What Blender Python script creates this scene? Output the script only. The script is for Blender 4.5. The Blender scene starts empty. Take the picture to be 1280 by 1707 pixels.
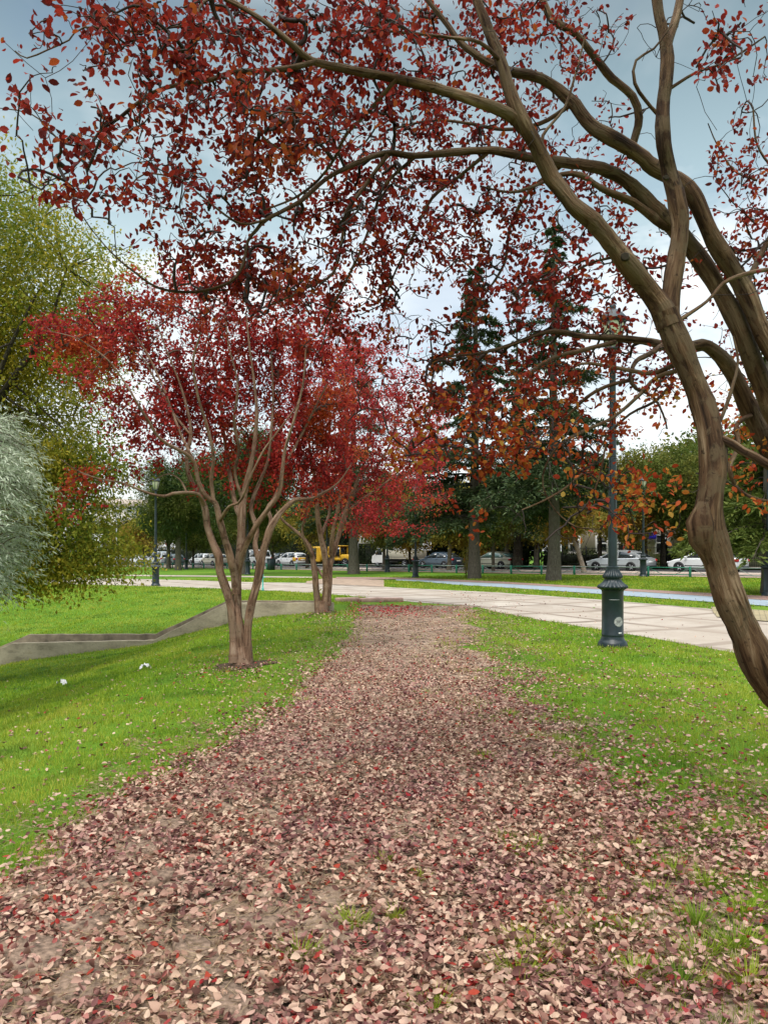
import bpy, math, random
import numpy as np
from mathutils import Vector
PI = math.pi
R = math.radians
scene = bpy.context.scene
COL = scene.collection
rng = np.random.default_rng(11)
random.seed(5)

# ------------------------------------------------------------------ camera
EYE, F, CX, HY = 1.55, 1283.0, 640.0, 918.0      # eye height; focal length, centre and horizon of the photograph (pixels)
cam = bpy.data.cameras.new("camera")
cam.sensor_fit = 'HORIZONTAL'; cam.sensor_width = 36.0; cam.lens = F / 1280 * 36
cam.shift_y = (HY - 853.5) / 1280
cam.clip_start = 0.05; cam.clip_end = 3000
camo = bpy.data.objects.new("camera", cam); COL.objects.link(camo)
camo.location = (0, 0, EYE); camo.rotation_euler = (PI / 2, 0, 0)
scene.camera = camo

# ------------------------------------------------------------------ terrain
def sm(a, b, x):
    t = np.clip((np.asarray(x, float) - a) / (b - a), 0, 1)
    return t * t * (3 - 2 * t)
PX_ = [-40, -14, -9.93, -9.3, -5.97, -5.27, -3.33, -1.47, 0, 50]
PZ_ = [-2.0, -1.8, -1.44, -1.3, -0.87, -0.65, -0.19, -0.02, 0, 0]
QX_ = [-40, -14, -10.3, -9.78, -6.31, -4.33, -1.5, 0, 50]
QZ_ = [-1.2, -1.1, -0.98, -0.83, -0.81, 0.08, 0.06, 0, 0]
def H(x, y):
    x = np.asarray(x, float); y = np.asarray(y, float)
    p = np.interp(x, PX_, PZ_)
    p = p - 0.07 * sm(2.6, 6, x) * sm(2, 6, y)
    q = np.interp(x, QX_, QZ_)
    far = -0.10 + 0.013 * np.clip(x, -60, 28)
    ff = sm(21.5, 36, y)
    back = q * (1 - ff) + far * ff
    t = sm(19.95, 21.15, y)
    z = p * (1 - t) + back * t
    inch = (x < -1.6) & (x > -13) & (y > 19.97) & (y < 21.18)
    z = np.where(inch, np.minimum(p, q) - 0.32, z)
    und = 0.018 * np.sin(x * 1.3 + 0.7 * y) * np.sin(y * 0.9 - 0.4 * x) * sm(4, 9, y) * (1 - sm(17, 19, y))
    return z + und
def at(px, py):
    """ground point seen at a place of the photograph (used once, to survey the terrain)"""
    d = 15.0
    lo, hi = 1.0, 260.0
    f = lambda d: EYE - (py - HY) / F * d - float(H((px - CX) / F * d, d))
    ds = np.linspace(1.5, 200, 900)
    v = EYE - (py - HY) / F * ds - H((px - CX) / F * ds, ds)
    k = np.argmax(v < 0) if (v < 0).any() else len(ds) - 1
    lo, hi = ds[max(k - 1, 0)], ds[k]
    for _ in range(40):
        m = (lo + hi) / 2
        if f(m) > 0: lo = m
        else: hi = m
    d = (lo + hi) / 2
    x = (px - CX) / F * d
    return np.array([x, d, float(H(x, d))])
def sp(px, py, d):
    return np.array([(px - CX) / F * d, d, EYE - (py - HY) / F * d])
SU = np.array([-0.66, 0.752]); SN = np.array([0.752, 0.66]); SP0 = np.array([12.3, 46.0])   # street direction, its normal, a fence post
def street(px, off):
    k = (px - CX) / F
    a = SP0 + off * SN
    t = (a[0] - k * a[1]) / (k * SU[1] - SU[0])
    p = a + t * SU
    return np.array([p[0], p[1], float(H(p[0], p[1]))])
def street_t(t, off):
    p = SP0 + off * SN + t * SU
    return np.array([p[0], p[1], float(H(p[0], p[1]))])
SANG = math.atan2(SU[1], SU[0])

# ------------------------------------------------------------------ materials
def new_mat(name):
    m = bpy.data.materials.new(name); m.use_nodes = True
    nt = m.node_tree
    return m, nt, nt.nodes["Principled BSDF"]
def N(nt, t, **kw):
    n = nt.nodes.new(t)
    for k, v in kw.items(): setattr(n, k, v)
    return n
def ramp(nt, fac, cols, pos=None, interp='LINEAR'):
    r = N(nt, 'ShaderNodeValToRGB'); cr = r.color_ramp; cr.interpolation = interp
    n = len(cols)
    pos = pos or [i / (n - 1) for i in range(n)]
    while len(cr.elements) < n: cr.elements.new(0.5)
    for e, p, c in zip(cr.elements, pos, cols):
        e.position = p; e.color = (*c, 1) if len(c) == 3 else c
    if fac is not None: nt.links.new(fac, r.inputs[0])
    return r.outputs[0]
def noise(nt, scale, detail=4, rough=0.55, vec=None, dist=0.0):
    n = N(nt, 'ShaderNodeTexNoise'); n.inputs['Scale'].default_value = scale
    n.inputs['Detail'].default_value = detail; n.inputs['Roughness'].default_value = rough
    n.inputs['Distortion'].default_value = dist
    if vec is not None: nt.links.new(vec, n.inputs['Vector'])
    return n.outputs['Fac']
def mixc(nt, fac, a, b, mode='MIX'):
    m = N(nt, 'ShaderNodeMix', data_type='RGBA', blend_type=mode)
    if isinstance(fac, (int, float)): m.inputs[0].default_value = fac
    else: nt.links.new(fac, m.inputs[0])
    for s, v in ((6, a), (7, b)):
        if isinstance(v, tuple): m.inputs[s].default_value = (*v, 1)
        else: nt.links.new(v, m.inputs[s])
    return m.outputs[2]
def geo_pos(nt): return N(nt, 'ShaderNodeNewGeometry').outputs['Position']
def mapping(nt, vec, scale=(1, 1, 1), rot=(0, 0, 0)):
    m = N(nt, 'ShaderNodeMapping'); m.inputs['Scale'].default_value = scale; m.inputs['Rotation'].default_value = rot
    nt.links.new(vec, m.inputs['Vector']); return m.outputs[0]
def bump(nt, bsdf, h, strength=0.3, dist=0.02):
    b = N(nt, 'ShaderNodeBump'); b.inputs['Strength'].default_value = strength; b.inputs['Distance'].default_value = dist
    nt.links.new(h, b.inputs['Height']); nt.links.new(b.outputs[0], bsdf.inputs['Normal'])
def simple(name, col, rough=0.6, metal=0.0, var=0.12, scale=6.0, spec=0.4, bmp=0.0, coat=0.0):
    m, nt, b = new_mat(name)
    f = noise(nt, scale, 5, 0.6, N(nt, 'ShaderNodeTexCoord').outputs['Object'])
    lo = tuple(c * (1 - var) for c in col); hi = tuple(min(1, c * (1 + var)) for c in col)
    nt.links.new(ramp(nt, f, [lo, hi], [0.3, 0.7]), b.inputs['Base Color'])
    b.inputs['Roughness'].default_value = rough; b.inputs['Metallic'].default_value = metal
    b.inputs['Specular IOR Level'].default_value = spec
    if coat: b.inputs['Coat Weight'].default_value = coat; b.inputs['Coat Roughness'].default_value = 0.08
    if bmp: bump(nt, b, f, bmp, 0.01)
    return m
def leaf_mat(name, cols, pos=None, alt=None, altscale=0.6, altpos=(0.45, 0.6), trans=0.35, rough=0.55, spec=0.12, transtint=1.0, alt2=None, alt2scale=1.0, alt2pos=(.5, .62)):
    """leaves: one colour per leaf from a ramp, drifting to a second ramp from place to place in the crown; light comes through"""
    m, nt, b = new_mat(name)
    g = N(nt, 'ShaderNodeNewGeometry')
    c = ramp(nt, g.outputs['Random Per Island'], cols, pos)
    if alt:
        c2 = ramp(nt, g.outputs['Random Per Island'], alt)
        w = ramp(nt, noise(nt, altscale, 3, 0.6, g.outputs['Position']), [(0, 0, 0), (1, 1, 1)], list(altpos))
        c = mixc(nt, w, c, c2)
    if alt2:
        c = mixc(nt, ramp(nt, noise(nt, alt2scale, 4, .65, g.outputs['Position']), [(0, 0, 0), (1, 1, 1)], list(alt2pos)), c, ramp(nt, g.outputs['Random Per Island'], alt2))
    nt.links.new(c, b.inputs['Base Color'])
    b.inputs['Roughness'].default_value = rough; b.inputs['Specular IOR Level'].default_value = spec
    if trans:
        t = N(nt, 'ShaderNodeBsdfTranslucent'); mx = N(nt, 'ShaderNodeMixShader'); mx.inputs[0].default_value = trans
        out = nt.nodes['Material Output']
        if transtint != 1.0:
            c = mixc(nt, 1.0, c, (transtint, transtint, transtint), 'MULTIPLY')
        nt.links.new(c, t.inputs['Color'])
        nt.links.new(b.outputs[0], mx.inputs[1]); nt.links.new(t.outputs[0], mx.inputs[2]); nt.links.new(mx.outputs[0], out.inputs['Surface'])
    return m
def bark_mat(name, cols, pos, su=6.0, sv=1.6, rough=0.75, bmp=0.5, dist=0.012, patch=(.11, .095, .065)):
    m, nt, b = new_mat(name)
    uv = N(nt, 'ShaderNodeUVMap').outputs[0]
    n1 = noise(nt, 1.0, 6, 0.6, mapping(nt, uv, (su, sv, 1)), 0.6)
    n2 = noise(nt, 1.0, 5, 0.65, mapping(nt, uv, (su * 4, sv * 2.2, 1)), 0.3)
    mx = N(nt, 'ShaderNodeMath', operation='MULTIPLY_ADD'); nt.links.new(n2, mx.inputs[0]); mx.inputs[1].default_value = 0.35
    nt.links.new(n1, mx.inputs[2])
    sb = N(nt, 'ShaderNodeMath', operation='SUBTRACT'); nt.links.new(mx.outputs[0], sb.inputs[0]); sb.inputs[1].default_value = 0.17
    c = ramp(nt, sb.outputs[0], cols, pos)
    n3 = noise(nt, 1.0, 5, .62, mapping(nt, uv, (su * .45, sv * 1.7, 1)), 1.2)      # peeling patches
    c = mixc(nt, ramp(nt, n3, [(0, 0, 0), (.75, .75, .75)], [.50, .58]), c, patch)
    n4 = noise(nt, 1.0, 6, .7, mapping(nt, uv, (su * 1.3, sv * 9, 1)), .4)
    c = mixc(nt, ramp(nt, n4, [(.75, .75, .75), (0, 0, 0)], [.33, .43]), c, tuple(q * .55 for q in cols[0]))
    nt.links.new(c, b.inputs['Base Color'])
    b.inputs['Roughness'].default_value = rough; b.inputs['Specular IOR Level'].default_value = 0.15
    bump(nt, b, sb.outputs[0], bmp, dist)
    return m
M = {}

# ------------------------------------------------------------------ mesh tools
def mesh_arrays(name, V, loops, totals, mat=None, uv=None, smooth=False):
    me = bpy.data.meshes.new(name)
    V = np.ascontiguousarray(V, np.float32); loops = np.ascontiguousarray(loops, np.int32); totals = np.ascontiguousarray(totals, np.int32)
    me.vertices.add(len(V)); me.vertices.foreach_set('co', V.ravel())
    me.loops.add(len(loops)); me.loops.foreach_set('vertex_index', loops)
    me.polygons.add(len(totals))
    st = np.zeros(len(totals), np.int32); st[1:] = np.cumsum(totals)[:-1]
    me.polygons.foreach_set('loop_start', st); me.polygons.foreach_set('loop_total', totals)
    if uv is not None:
        l = me.uv_layers.new(name='uv'); l.data.foreach_set('uv', np.ascontiguousarray(uv, np.float32).ravel())
    me.update(calc_edges=True)
    if smooth: me.polygons.foreach_set('use_smooth', np.ones(len(totals), bool))
    if mat is not None: me.materials.append(mat)
    return me
class MB:
    def __init__(s): s.V = []; s.n = 0; s.L = []; s.T = []; s.UV = []; s.hasuv = False
    def add(s, V, faces, uv=None):
        V = np.asarray(V, float); s.V.append(V)
        if isinstance(faces, np.ndarray):
            s.L.append((faces + s.n).ravel()); s.T.append(np.full(len(faces), faces.shape[1]))
            k = faces.size
        else:
            k = sum(len(f) for f in faces)
            s.L.append(np.array([i + s.n for f in faces for i in f])); s.T.append(np.array([len(f) for f in faces]))
        s.UV.append(np.zeros((k, 2)) if uv is None else uv)
        if uv is not None: s.hasuv = True
        s.n += len(V); return s
    def box(s, c, size, rz=0.0, taper=1.0, bevel=0.0):
        x, y, z = [q / 2 for q in size]
        P = []
        b = min(bevel, x * .9, y * .9, z * .9)
        if b <= 0:
            for zz, k in ((-z, 1), (z, taper)):
                P += [(-x * k, -y * k, zz), (x * k, -y * k, zz), (x * k, y * k, zz), (-x * k, y * k, zz)]
            Fc = [(3, 2, 1, 0), (4, 5, 6, 7), (0, 1, 5, 4), (1, 2, 6, 5), (2, 3, 7, 6), (3, 0, 4, 7)]
        else:
            for zz, ins in ((-z, b), (-z + b, 0), (z - b, 0), (z, b)):
                k = 1 if zz < 0 else taper
                X, Y = x * k - ins, y * k - ins; e = 0 if ins else b
                P += [(-X + e, -Y, zz), (X - e, -Y, zz), (X, -Y + e, zz), (X, Y - e, zz), (X - e, Y, zz), (-X + e, Y, zz), (-X, Y - e, zz), (-X, -Y + e, zz)]
            Fc = [tuple(range(7, -1, -1)), tuple(range(24, 32))]
            for r in range(3):
                for i in range(8):
                    j = (i + 1) % 8; Fc.append((r * 8 + i, r * 8 + j, r * 8 + 8 + j, r * 8 + 8 + i))
        P = np.array(P); ca, sa = math.cos(rz), math.sin(rz)
        Q = P.copy(); Q[:, 0] = P[:, 0] * ca - P[:, 1] * sa; Q[:, 1] = P[:, 0] * sa + P[:, 1] * ca
        return s.add(Q + np.array(c), Fc)
    def bar(s, a, b, w, h=None, sides=4):
        return s.tube([a, b], [w / 2] * 2, sides)
    def tube(s, pts, rad, sides=8, flute=0.0, seed=0, cap=True, lobes=3, vscale=1.0):
        pts = np.asarray(pts, float); rad = np.asarray(rad, float); n = len(pts)
        T = np.gradient(pts, axis=0) if n > 2 else np.repeat((pts[1] - pts[0])[None], 2, 0)
        T /= np.linalg.norm(T, axis=1)[:, None] + 1e-9
        ref = np.array([0, 0, 1.]) if abs(T[0][2]) < .9 else np.array([1., 0, 0])
        u = np.cross(T[0], ref); u /= np.linalg.norm(u)
        U = np.empty((n, 3)); U[0] = u
        for i in range(1, n):
            u = U[i - 1] - T[i] * np.dot(U[i - 1], T[i]); U[i] = u / (np.linalg.norm(u) + 1e-9)
        W = np.cross(T, U)
        a = np.arange(sides) / sides * 2 * PI
        sl = np.concatenate([[0], np.cumsum(np.linalg.norm(np.diff(pts, axis=0), axis=1))])
        rr = np.repeat(rad[:, None], sides, 1)
        if flute:
            r_ = np.random.default_rng(seed)
            ph = r_.uniform(0, 6.28, 8); tw = r_.uniform(-1.2, 1.2, 8)
            mod = np.zeros((n, sides))
            for k in range(5):
                lb = [1, 2, 3, 4, 6][k]
                mod += [.8, 1, .8, .5, .25][k] * np.sin(lb * a[None, :] + ph[k] + tw[k] * sl[:, None] * 3 + .8 * np.sin(sl[:, None] * 4 + ph[(k + 3) % 8])) * (0.35 + .65 * np.sin(sl[:, None] * (4 + 3.1 * k) + ph[7 - k]))
            rr = rr * (1 + flute * mod)
        V = pts[:, None, :] + rr[..., None] * (np.cos(a)[None, :, None] * U[:, None, :] + np.sin(a)[None, :, None] * W[:, None, :])
        V = V.reshape(-1, 3)
        i = np.arange(n - 1)[:, None] * sides; j = np.arange(sides)[None, :]; j2 = (j + 1) % sides
        Fq = np.stack([i + j, i + j2, i + sides + j2, i + sides + j], -1).reshape(-1, 4)
        circ = 2 * PI * max(float(rad.mean()), 1e-3)
        uu = np.stack(np.broadcast_arrays(j / sides, (j + 1) / sides, (j + 1) / sides, j / sides), -1) * circ * 8
        uu = np.repeat(uu, n - 1, 0).reshape(-1)
        v0 = sl[:-1][:, None] + 0 * j; v1 = sl[1:][:, None] + 0 * j
        vv = np.stack([v0, v0, v1, v1], -1).reshape(-1) * vscale
        # wrap-safe: u as angle position on a circle folded to a triangle wave
        uu = np.abs(((uu / (circ * 8)) * 2) % 2 - 1) * circ * 2.0 + seed * 3.17
        s.add(V, Fq, np.stack([uu, vv], -1))
        if cap: s.add(V[[*range(sides)]], [tuple(range(sides - 1, -1, -1))]); s.add(V[-sides:], [tuple(range(sides))])
        return s
    def lathe(s, prof, seg=24, c=(0, 0, 0), axis='z', lobe=None):
        """prof: (radius, height); lobe: {index: (count, depth)} gives a ring gadroons"""
        a = np.arange(seg) / seg * 2 * PI; V = []
        for k, (r, h) in enumerate(prof):
            rr = np.full(seg, r)
            if lobe and k in lobe: rr = r * (1 + lobe[k][1] * np.abs(np.sin(a * lobe[k][0] / 2)) - lobe[k][1] / 2)
            p = np.stack([rr * np.cos(a), rr * np.sin(a), np.full(seg, h)], -1)
            V.append(p)
        V = np.concatenate(V)
        if axis == 'y': V = V[:, [0, 2, 1]] * np.array([1, 1, -1])
        if axis == 'x': V = V[:, [2, 1, 0]] * np.array([1, 1, -1])
        n = len(prof); i = np.arange(n - 1)[:, None] * seg; j = np.arange(seg)[None, :]; j2 = (j + 1) % seg
        s.add(V + np.array(c), np.stack([i + j, i + j2, i + seg + j2, i + seg + j], -1).reshape(-1, 4))
        s.add(V[:seg] + np.array(c), [tuple(range(seg - 1, -1, -1))]); s.add(V[-seg:] + np.array(c), [tuple(range(seg))])
        return s
    def poly(s, P): return s.add(np.array(P), [tuple(range(len(P)))])
    def prism(s, P, d):
        """polygon P extruded by the vector d"""
        P = np.asarray(P, float); n = len(P)
        return s.add(np.concatenate([P, P + np.array(d)]), [tuple(range(n - 1, -1, -1)), tuple(range(n, 2 * n))] + [(i, (i + 1) % n, n + (i + 1) % n, n + i) for i in range(n)])
    def build(s, name, mat, parent=None, smooth=False, fix=True, auto=None):
        me = mesh_arrays(name, np.concatenate(s.V), np.concatenate(s.L), np.concatenate(s.T), mat, np.concatenate(s.UV) if s.hasuv else None, smooth)
        if fix:
            import bmesh
            bm = bmesh.new(); bm.from_mesh(me)
            bmesh.ops.remove_doubles(bm, verts=bm.verts, dist=1e-5)
            bmesh.ops.recalc_face_normals(bm, faces=bm.faces); bm.to_mesh(me); bm.free()
        if auto:
            me.polygons.foreach_set('use_smooth', np.ones(len(me.polygons), bool)); me.set_sharp_from_angle(angle=R(auto))
        o = bpy.data.objects.new(name, me); COL.objects.link(o)
        if parent is not None: o.parent = parent
        return o
def tag(o, label=None, cat=None, group=None, kind=None):
    if label: o['label'] = label
    if cat: o['category'] = cat
    if group: o['group'] = group
    if kind: o['kind'] = kind
    return o
def thing(name, label, cat, loc=(0, 0, 0), rz=0.0, group=None):
    e = bpy.data.objects.new(name, None); COL.objects.link(e); e.empty_display_size = 0.2
    e.location = tuple(float(v) for v in loc); e.rotation_euler = (0, 0, rz)
    return tag(e, label, cat, group)
def copy_tree(o, parent=None):
    c = o.copy(); COL.objects.link(c)
    if parent is not None: c.parent = parent
    for ch in list(o.children): copy_tree(ch, c)
    return c
def obj(name, me, parent=None):
    o = bpy.data.objects.new(name, me); COL.objects.link(o)
    if parent is not None: o.parent = parent
    return o
def norm(v): return v / (np.linalg.norm(v, axis=-1, keepdims=True) + 1e-9)

OVAL = (np.array([(0, 0, 0), (.16, .33, .05), (.42, .5, .09), (.72, .39, .08), (1, 0, -.05), (.72, -.39, .08), (.42, -.5, .09), (.16, -.33, .05), (.42, 0, .0), (.72, 0, .01)]),
        [(0, 1, 2, 8), (0, 8, 6, 7), (8, 2, 3, 9), (6, 8, 9, 5), (9, 3, 4), (5, 9, 4)])
CURL = (np.array([(0, 0, .10), (.16, .33, .10), (.42, .5, .16), (.72, .40, .20), (1, 0, .16), (.72, -.36, .10), (.42, -.5, .13), (.16, -.33, .08), (.42, 0, -.01), (.72, .02, .02)]), OVAL[1])
FOLD = (np.array([(0, 0, 0), (.2, .16, .17), (.48, .24, .30), (.78, .16, .24), (1, 0, .10), (.72, -.42, .06), (.42, -.52, .10), (.16, -.33, .05), (.42, 0, .0), (.72, .0, .03)]), OVAL[1])
RHOMB = (np.array([(0, 0, 0), (.45, .5, .12), (1, 0, 0), (.45, -.5, .12)]), [(0, 1, 2), (0, 2, 3)])
BLADE = (np.array([(0, .5, 0), (0, -.5, 0), (.55, -.32, .12), (.55, .32, .12), (1, 0, .45)]), [(0, 1, 2, 3), (3, 2, 4)])
SPIKE = (np.array([(0, .5, 0), (0, -.5, 0), (1, 0, 0.1)]), [(0, 1, 2)])
SLIM = (np.array([(0, 0, 0), (.35, .5, .06), (1, 0, -.25), (.35, -.5, .06)]), [(0, 1, 2, 3)])
def scatter(name, P, D, Nn, ln, wd, tpl, mat, parent=None, bend=None, smooth=False):
    """many leaves (or blades) as one mesh: base points P, directions D, normals Nn, lengths, widths"""
    D = norm(D); S = norm(np.cross(Nn, D)); Nn = np.cross(D, S)
    T, Fc = tpl; k = len(T); n = len(P)
    ln = np.broadcast_to(ln, (n,)); wd = np.broadcast_to(wd, (n,))
    b = np.ones(n) if bend is None else bend
    V = (P[:, None, :] + D[:, None, :] * (T[None, :, 0:1] * ln[:, None, None]) + S[:, None, :] * (T[None, :, 1:2] * wd[:, None, None])
         + Nn[:, None, :] * (T[None, :, 2:3] * (ln * b)[:, None, None]))
    fl = np.array([i for f in Fc for i in f]); ft = np.array([len(f) for f in Fc])
    loops = (np.arange(n)[:, None] * k + fl[None, :]).ravel(); tot = np.tile(ft, n)
    return obj(name, mesh_arrays(name, V.reshape(-1, 3), loops, tot, mat, None, smooth), parent)
def rdir(n, r, zb=0.0):
    v = r.normal(size=(n, 3)); v[:, 2] += zb
    return norm(v)
def spline(pts, step):
    """Catmull-Rom through rows (any width), sampled about every `step` metres of the first three columns"""
    P = np.asarray(pts, float); P = np.concatenate([[2 * P[0] - P[1]], P, [2 * P[-1] - P[-2]]]); out = []
    for i in range(1, len(P) - 2):
        a, b, c, d = P[i - 1], P[i], P[i + 1], P[i + 2]
        n = max(2, int(np.linalg.norm(c[:3] - b[:3]) / step))
        t = (np.arange(n) / n)[:, None]
        out.append(.5 * (2 * b + (c - a) * t + (2 * a - 5 * b + 4 * c - d) * t * t + (3 * b - a - 3 * c + d) * t ** 3))
    out.append(P[-2][None]); return np.concatenate(out)
# ================================================================== MATERIALS
def mk_ground():
    m, nt, b = new_mat("turf"); p = geo_pos(nt)
    n1 = noise(nt, 0.35, 5, .6, p); n2 = noise(nt, 9.0, 6, .7, p); n3 = noise(nt, 60, 4, .7, p)
    g = ramp(nt, n1, [(.065, .160, .012), (.11, .22, .016), (.19, .26, .035)], [.3, .52, .72])
    g2 = mixc(nt, ramp(nt, n2, [(0, 0, 0), (.8, .8, .8)], [.45, .75]), g, (.042, .115, .009))
    nt.links.new(mixc(nt, ramp(nt, n3, [(0, 0, 0), (.5, .5, .5)], [.5, .8]), g2, (.13, .17, .04)), b.inputs['Base Color'])
    b.inputs['Roughness'].default_value = .9; b.inputs['Specular IOR Level'].default_value = .1
    bump(nt, b, n3, .6, .03); return m
M['turf'] = mk_ground()
def mk_dirt():
    m, nt, b = new_mat("bare_earth"); p = geo_pos(nt)
    n1 = noise(nt, 1.1, 6, .65, p); n2 = noise(nt, 25, 6, .7, p)
    v = N(nt, 'ShaderNodeTexVoronoi', feature='DISTANCE_TO_EDGE'); v.inputs['Scale'].default_value = 3.0
    wv = N(nt, 'ShaderNodeVectorMath', operation='ADD'); nn = N(nt, 'ShaderNodeTexNoise'); nn.inputs['Scale'].default_value = 4
    nt.links.new(p, nn.inputs['Vector']); nt.links.new(p, wv.inputs[0])
    sc = N(nt, 'ShaderNodeVectorMath', operation='SCALE'); sc.inputs['Scale'].default_value = .25
    nt.links.new(nn.outputs['Color'], sc.inputs[0]); nt.links.new(sc.outputs[0], wv.inputs[1]); nt.links.new(wv.outputs[0], v.inputs['Vector'])
    e = ramp(nt, v.outputs['Distance'], [(.0, 0, 0), (1, 1, 1)], [.015, .06])
    c = ramp(nt, n1, [(.17, .115, .080), (.33, .235, .17), (.44, .33, .245)], [.3, .5, .72])
    c = mixc(nt, ramp(nt, n2, [(0, 0, 0), (.7, .7, .7)], [.45, .7]), c, (.075, .05, .035))
    c = mixc(nt, e, (.055, .04, .028), c)
    nt.links.new(c, b.inputs['Base Color']); b.inputs['Roughness'].default_value = .95; b.inputs['Specular IOR Level'].default_value = .1
    bump(nt, b, n2, .6, .02); return m
M['dirt'] = mk_dirt()
def mk_slabs():
    m, nt, b = new_mat("plaza_slabs"); p = geo_pos(nt)
    r = mapping(nt, p, (1, 1, 1), (0, 0, R(-33)))
    br = N(nt, 'ShaderNodeTexBrick'); br.offset = 0.0; br.squash = 1.0
    for k, v in (('Scale', 1.0), ('Mortar Size', .15), ('Mortar Smooth', .25), ('Bias', 0.0), ('Brick Width', 2.3), ('Row Height', 2.0)): br.inputs[k].default_value = v
    br.inputs['Color1'].default_value = (.50, .45, .38, 1); br.inputs['Color2'].default_value = (.42, .37, .31, 1); br.inputs['Mortar'].default_value = (.20, .16, .125, 1)
    nt.links.new(r, br.inputs['Vector'])
    n1 = noise(nt, .8, 6, .65, p); n2 = noise(nt, 14, 5, .7, p)
    c = mixc(nt, ramp(nt, n1, [(0, 0, 0), (.8, .8, .8)], [.44, .66]), br.outputs['Color'], (.30, .25, .20))
    n0 = noise(nt, .22, 4, .6, p); c = mixc(nt, ramp(nt, n0, [(0, 0, 0), (.6, .6, .6)], [.45, .6]), c, (.35, .29, .23))
    c = mixc(nt, ramp(nt, n2, [(0, 0, 0), (.45, .45, .45)], [.5, .75]), c, (.27, .23, .19))
    nt.links.new(c, b.inputs['Base Color']); b.inputs['Roughness'].default_value = .8; b.inputs['Specular IOR Level'].default_value = .2
    bump(nt, b, n2, .25, .01); return m
M['slabs'] = mk_slabs()
def mk_paving(name, c1, c2, mortar, w, h, rot):
    m, nt, b = new_mat(name); p = geo_pos(nt)
    br = N(nt, 'ShaderNodeTexBrick')
    for k, v in (('Scale', 1.0), ('Mortar Size', .012), ('Brick Width', w), ('Row Height', h)): br.inputs[k].default_value = v
    br.inputs['Color1'].default_value = (*c1, 1); br.inputs['Color2'].default_value = (*c2, 1); br.inputs['Mortar'].default_value = (*mortar, 1)
    nt.links.new(mapping(nt, p, (1, 1, 1), (0, 0, rot)), br.inputs['Vector'])
    n1 = noise(nt, 1.6, 6, .7, p)
    nt.links.new(mixc(nt, ramp(nt, n1, [(0, 0, 0), (.6, .6, .6)], [.45, .75]), br.outputs['Color'], tuple(c * .55 for c in c1)), b.inputs['Base Color'])
    b.inputs['Roughness'].default_value = .85; return m
M['brick_edge'] = mk_paving("brick_edging", (.30, .17, .135), (.36, .23, .18), (.2, .15, .12), .22, .11, R(40))
M['sidewalk'] = mk_paving("pavement_blocks", (.40, .28, .22), (.34, .25, .2), (.2, .16, .13), .4, .4, R(41))
M['cobble'] = mk_paving("yellow_cobbles", (.38, .31, .17), (.30, .25, .14), (.12, .1, .06), .25, .2, R(25))
M['asphalt'] = simple("asphalt", (.075, .072, .072), .9, var=.25, scale=3, spec=.2)
M['blue'] = simple("blue_cycle_surface", (.27, .33, .375), .85, var=.14, scale=1.5)
M['sand'] = simple("sandy_ground", (.34, .25, .18), .95, var=.3, scale=2.5)
M['kerb'] = simple("kerb_stone", (.42, .35, .29), .85, var=.2, scale=5, bmp=.3)
def mk_conc():
    m, nt, b = new_mat("weathered_concrete"); p = geo_pos(nt)
    n1 = noise(nt, 1.4, 7, .68, mapping(nt, p, (1, 1, 2.2))); n2 = noise(nt, 18, 5, .7, p)
    c = ramp(nt, n1, [(.13, .11, .075), (.29, .25, .175), (.38, .33, .235), (.25, .205, .12)], [.28, .45, .58, .75])
    c = mixc(nt, ramp(nt, n2, [(0, 0, 0), (.5, .5, .5)], [.5, .8]), c, (.1, .085, .06))
    nt.links.new(c, b.inputs['Base Color']); b.inputs['Roughness'].default_value = .9; b.inputs['Specular IOR Level'].default_value = .2
    bump(nt, b, n2, .5, .015); return m
M['concrete'] = mk_conc()
M['myrtle_bark'] = bark_mat("myrtle_bark", [(.012, .006, .003), (.048, .024, .012), (.118, .068, .035), (.25, .172, .105)], [.28, .42, .55, .70], 4.5, 2.4, .75, 1.0, .03, (.115, .080, .045))
M['myrtle_bark_pale'] = bark_mat("pale_myrtle_bark", [(.045, .025, .017), (.125, .070, .043), (.24, .145, .093), (.38, .28, .20)], [.28, .43, .56, .74], 5, 2.6, .75, 1.0, .025, (.235, .16, .108))
M['twig'] = simple("twig_bark", (.026, .015, .011), .8, var=.35, scale=8)
M['twig_pale'] = simple("pale_twig_bark", (.075, .042, .030), .8, var=.35, scale=4)
M['grey_bark'] = bark_mat("grey_trunk_bark", [(.05, .042, .034), (.14, .12, .095), (.22, .195, .16)], [.3, .5, .75], 14, 4, .9, 1.0, .03)
M['pale_bark'] = bark_mat("pale_trunk_bark", [(.16, .125, .09), (.31, .26, .20), (.40, .35, .28)], [.3, .5, .75], 9, 3, .9, .7, .02)
M['dark_bark'] = bark_mat("dark_trunk_bark", [(.02, .016, .012), (.05, .04, .03), (.09, .075, .06)], [.3, .5, .75], 9, 3, .9, .8, .02)
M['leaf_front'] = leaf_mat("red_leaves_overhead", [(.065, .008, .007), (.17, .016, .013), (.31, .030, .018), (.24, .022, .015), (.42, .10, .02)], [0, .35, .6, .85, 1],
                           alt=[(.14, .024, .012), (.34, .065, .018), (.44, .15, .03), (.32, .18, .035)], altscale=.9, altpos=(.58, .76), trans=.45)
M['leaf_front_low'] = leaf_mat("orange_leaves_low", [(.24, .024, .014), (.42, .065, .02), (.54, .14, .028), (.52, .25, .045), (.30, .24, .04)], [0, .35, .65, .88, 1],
                           alt=[(.17, .015, .012), (.30, .03, .016), (.42, .08, .02)], altscale=.9, altpos=(.50, .66), trans=.5)
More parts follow.
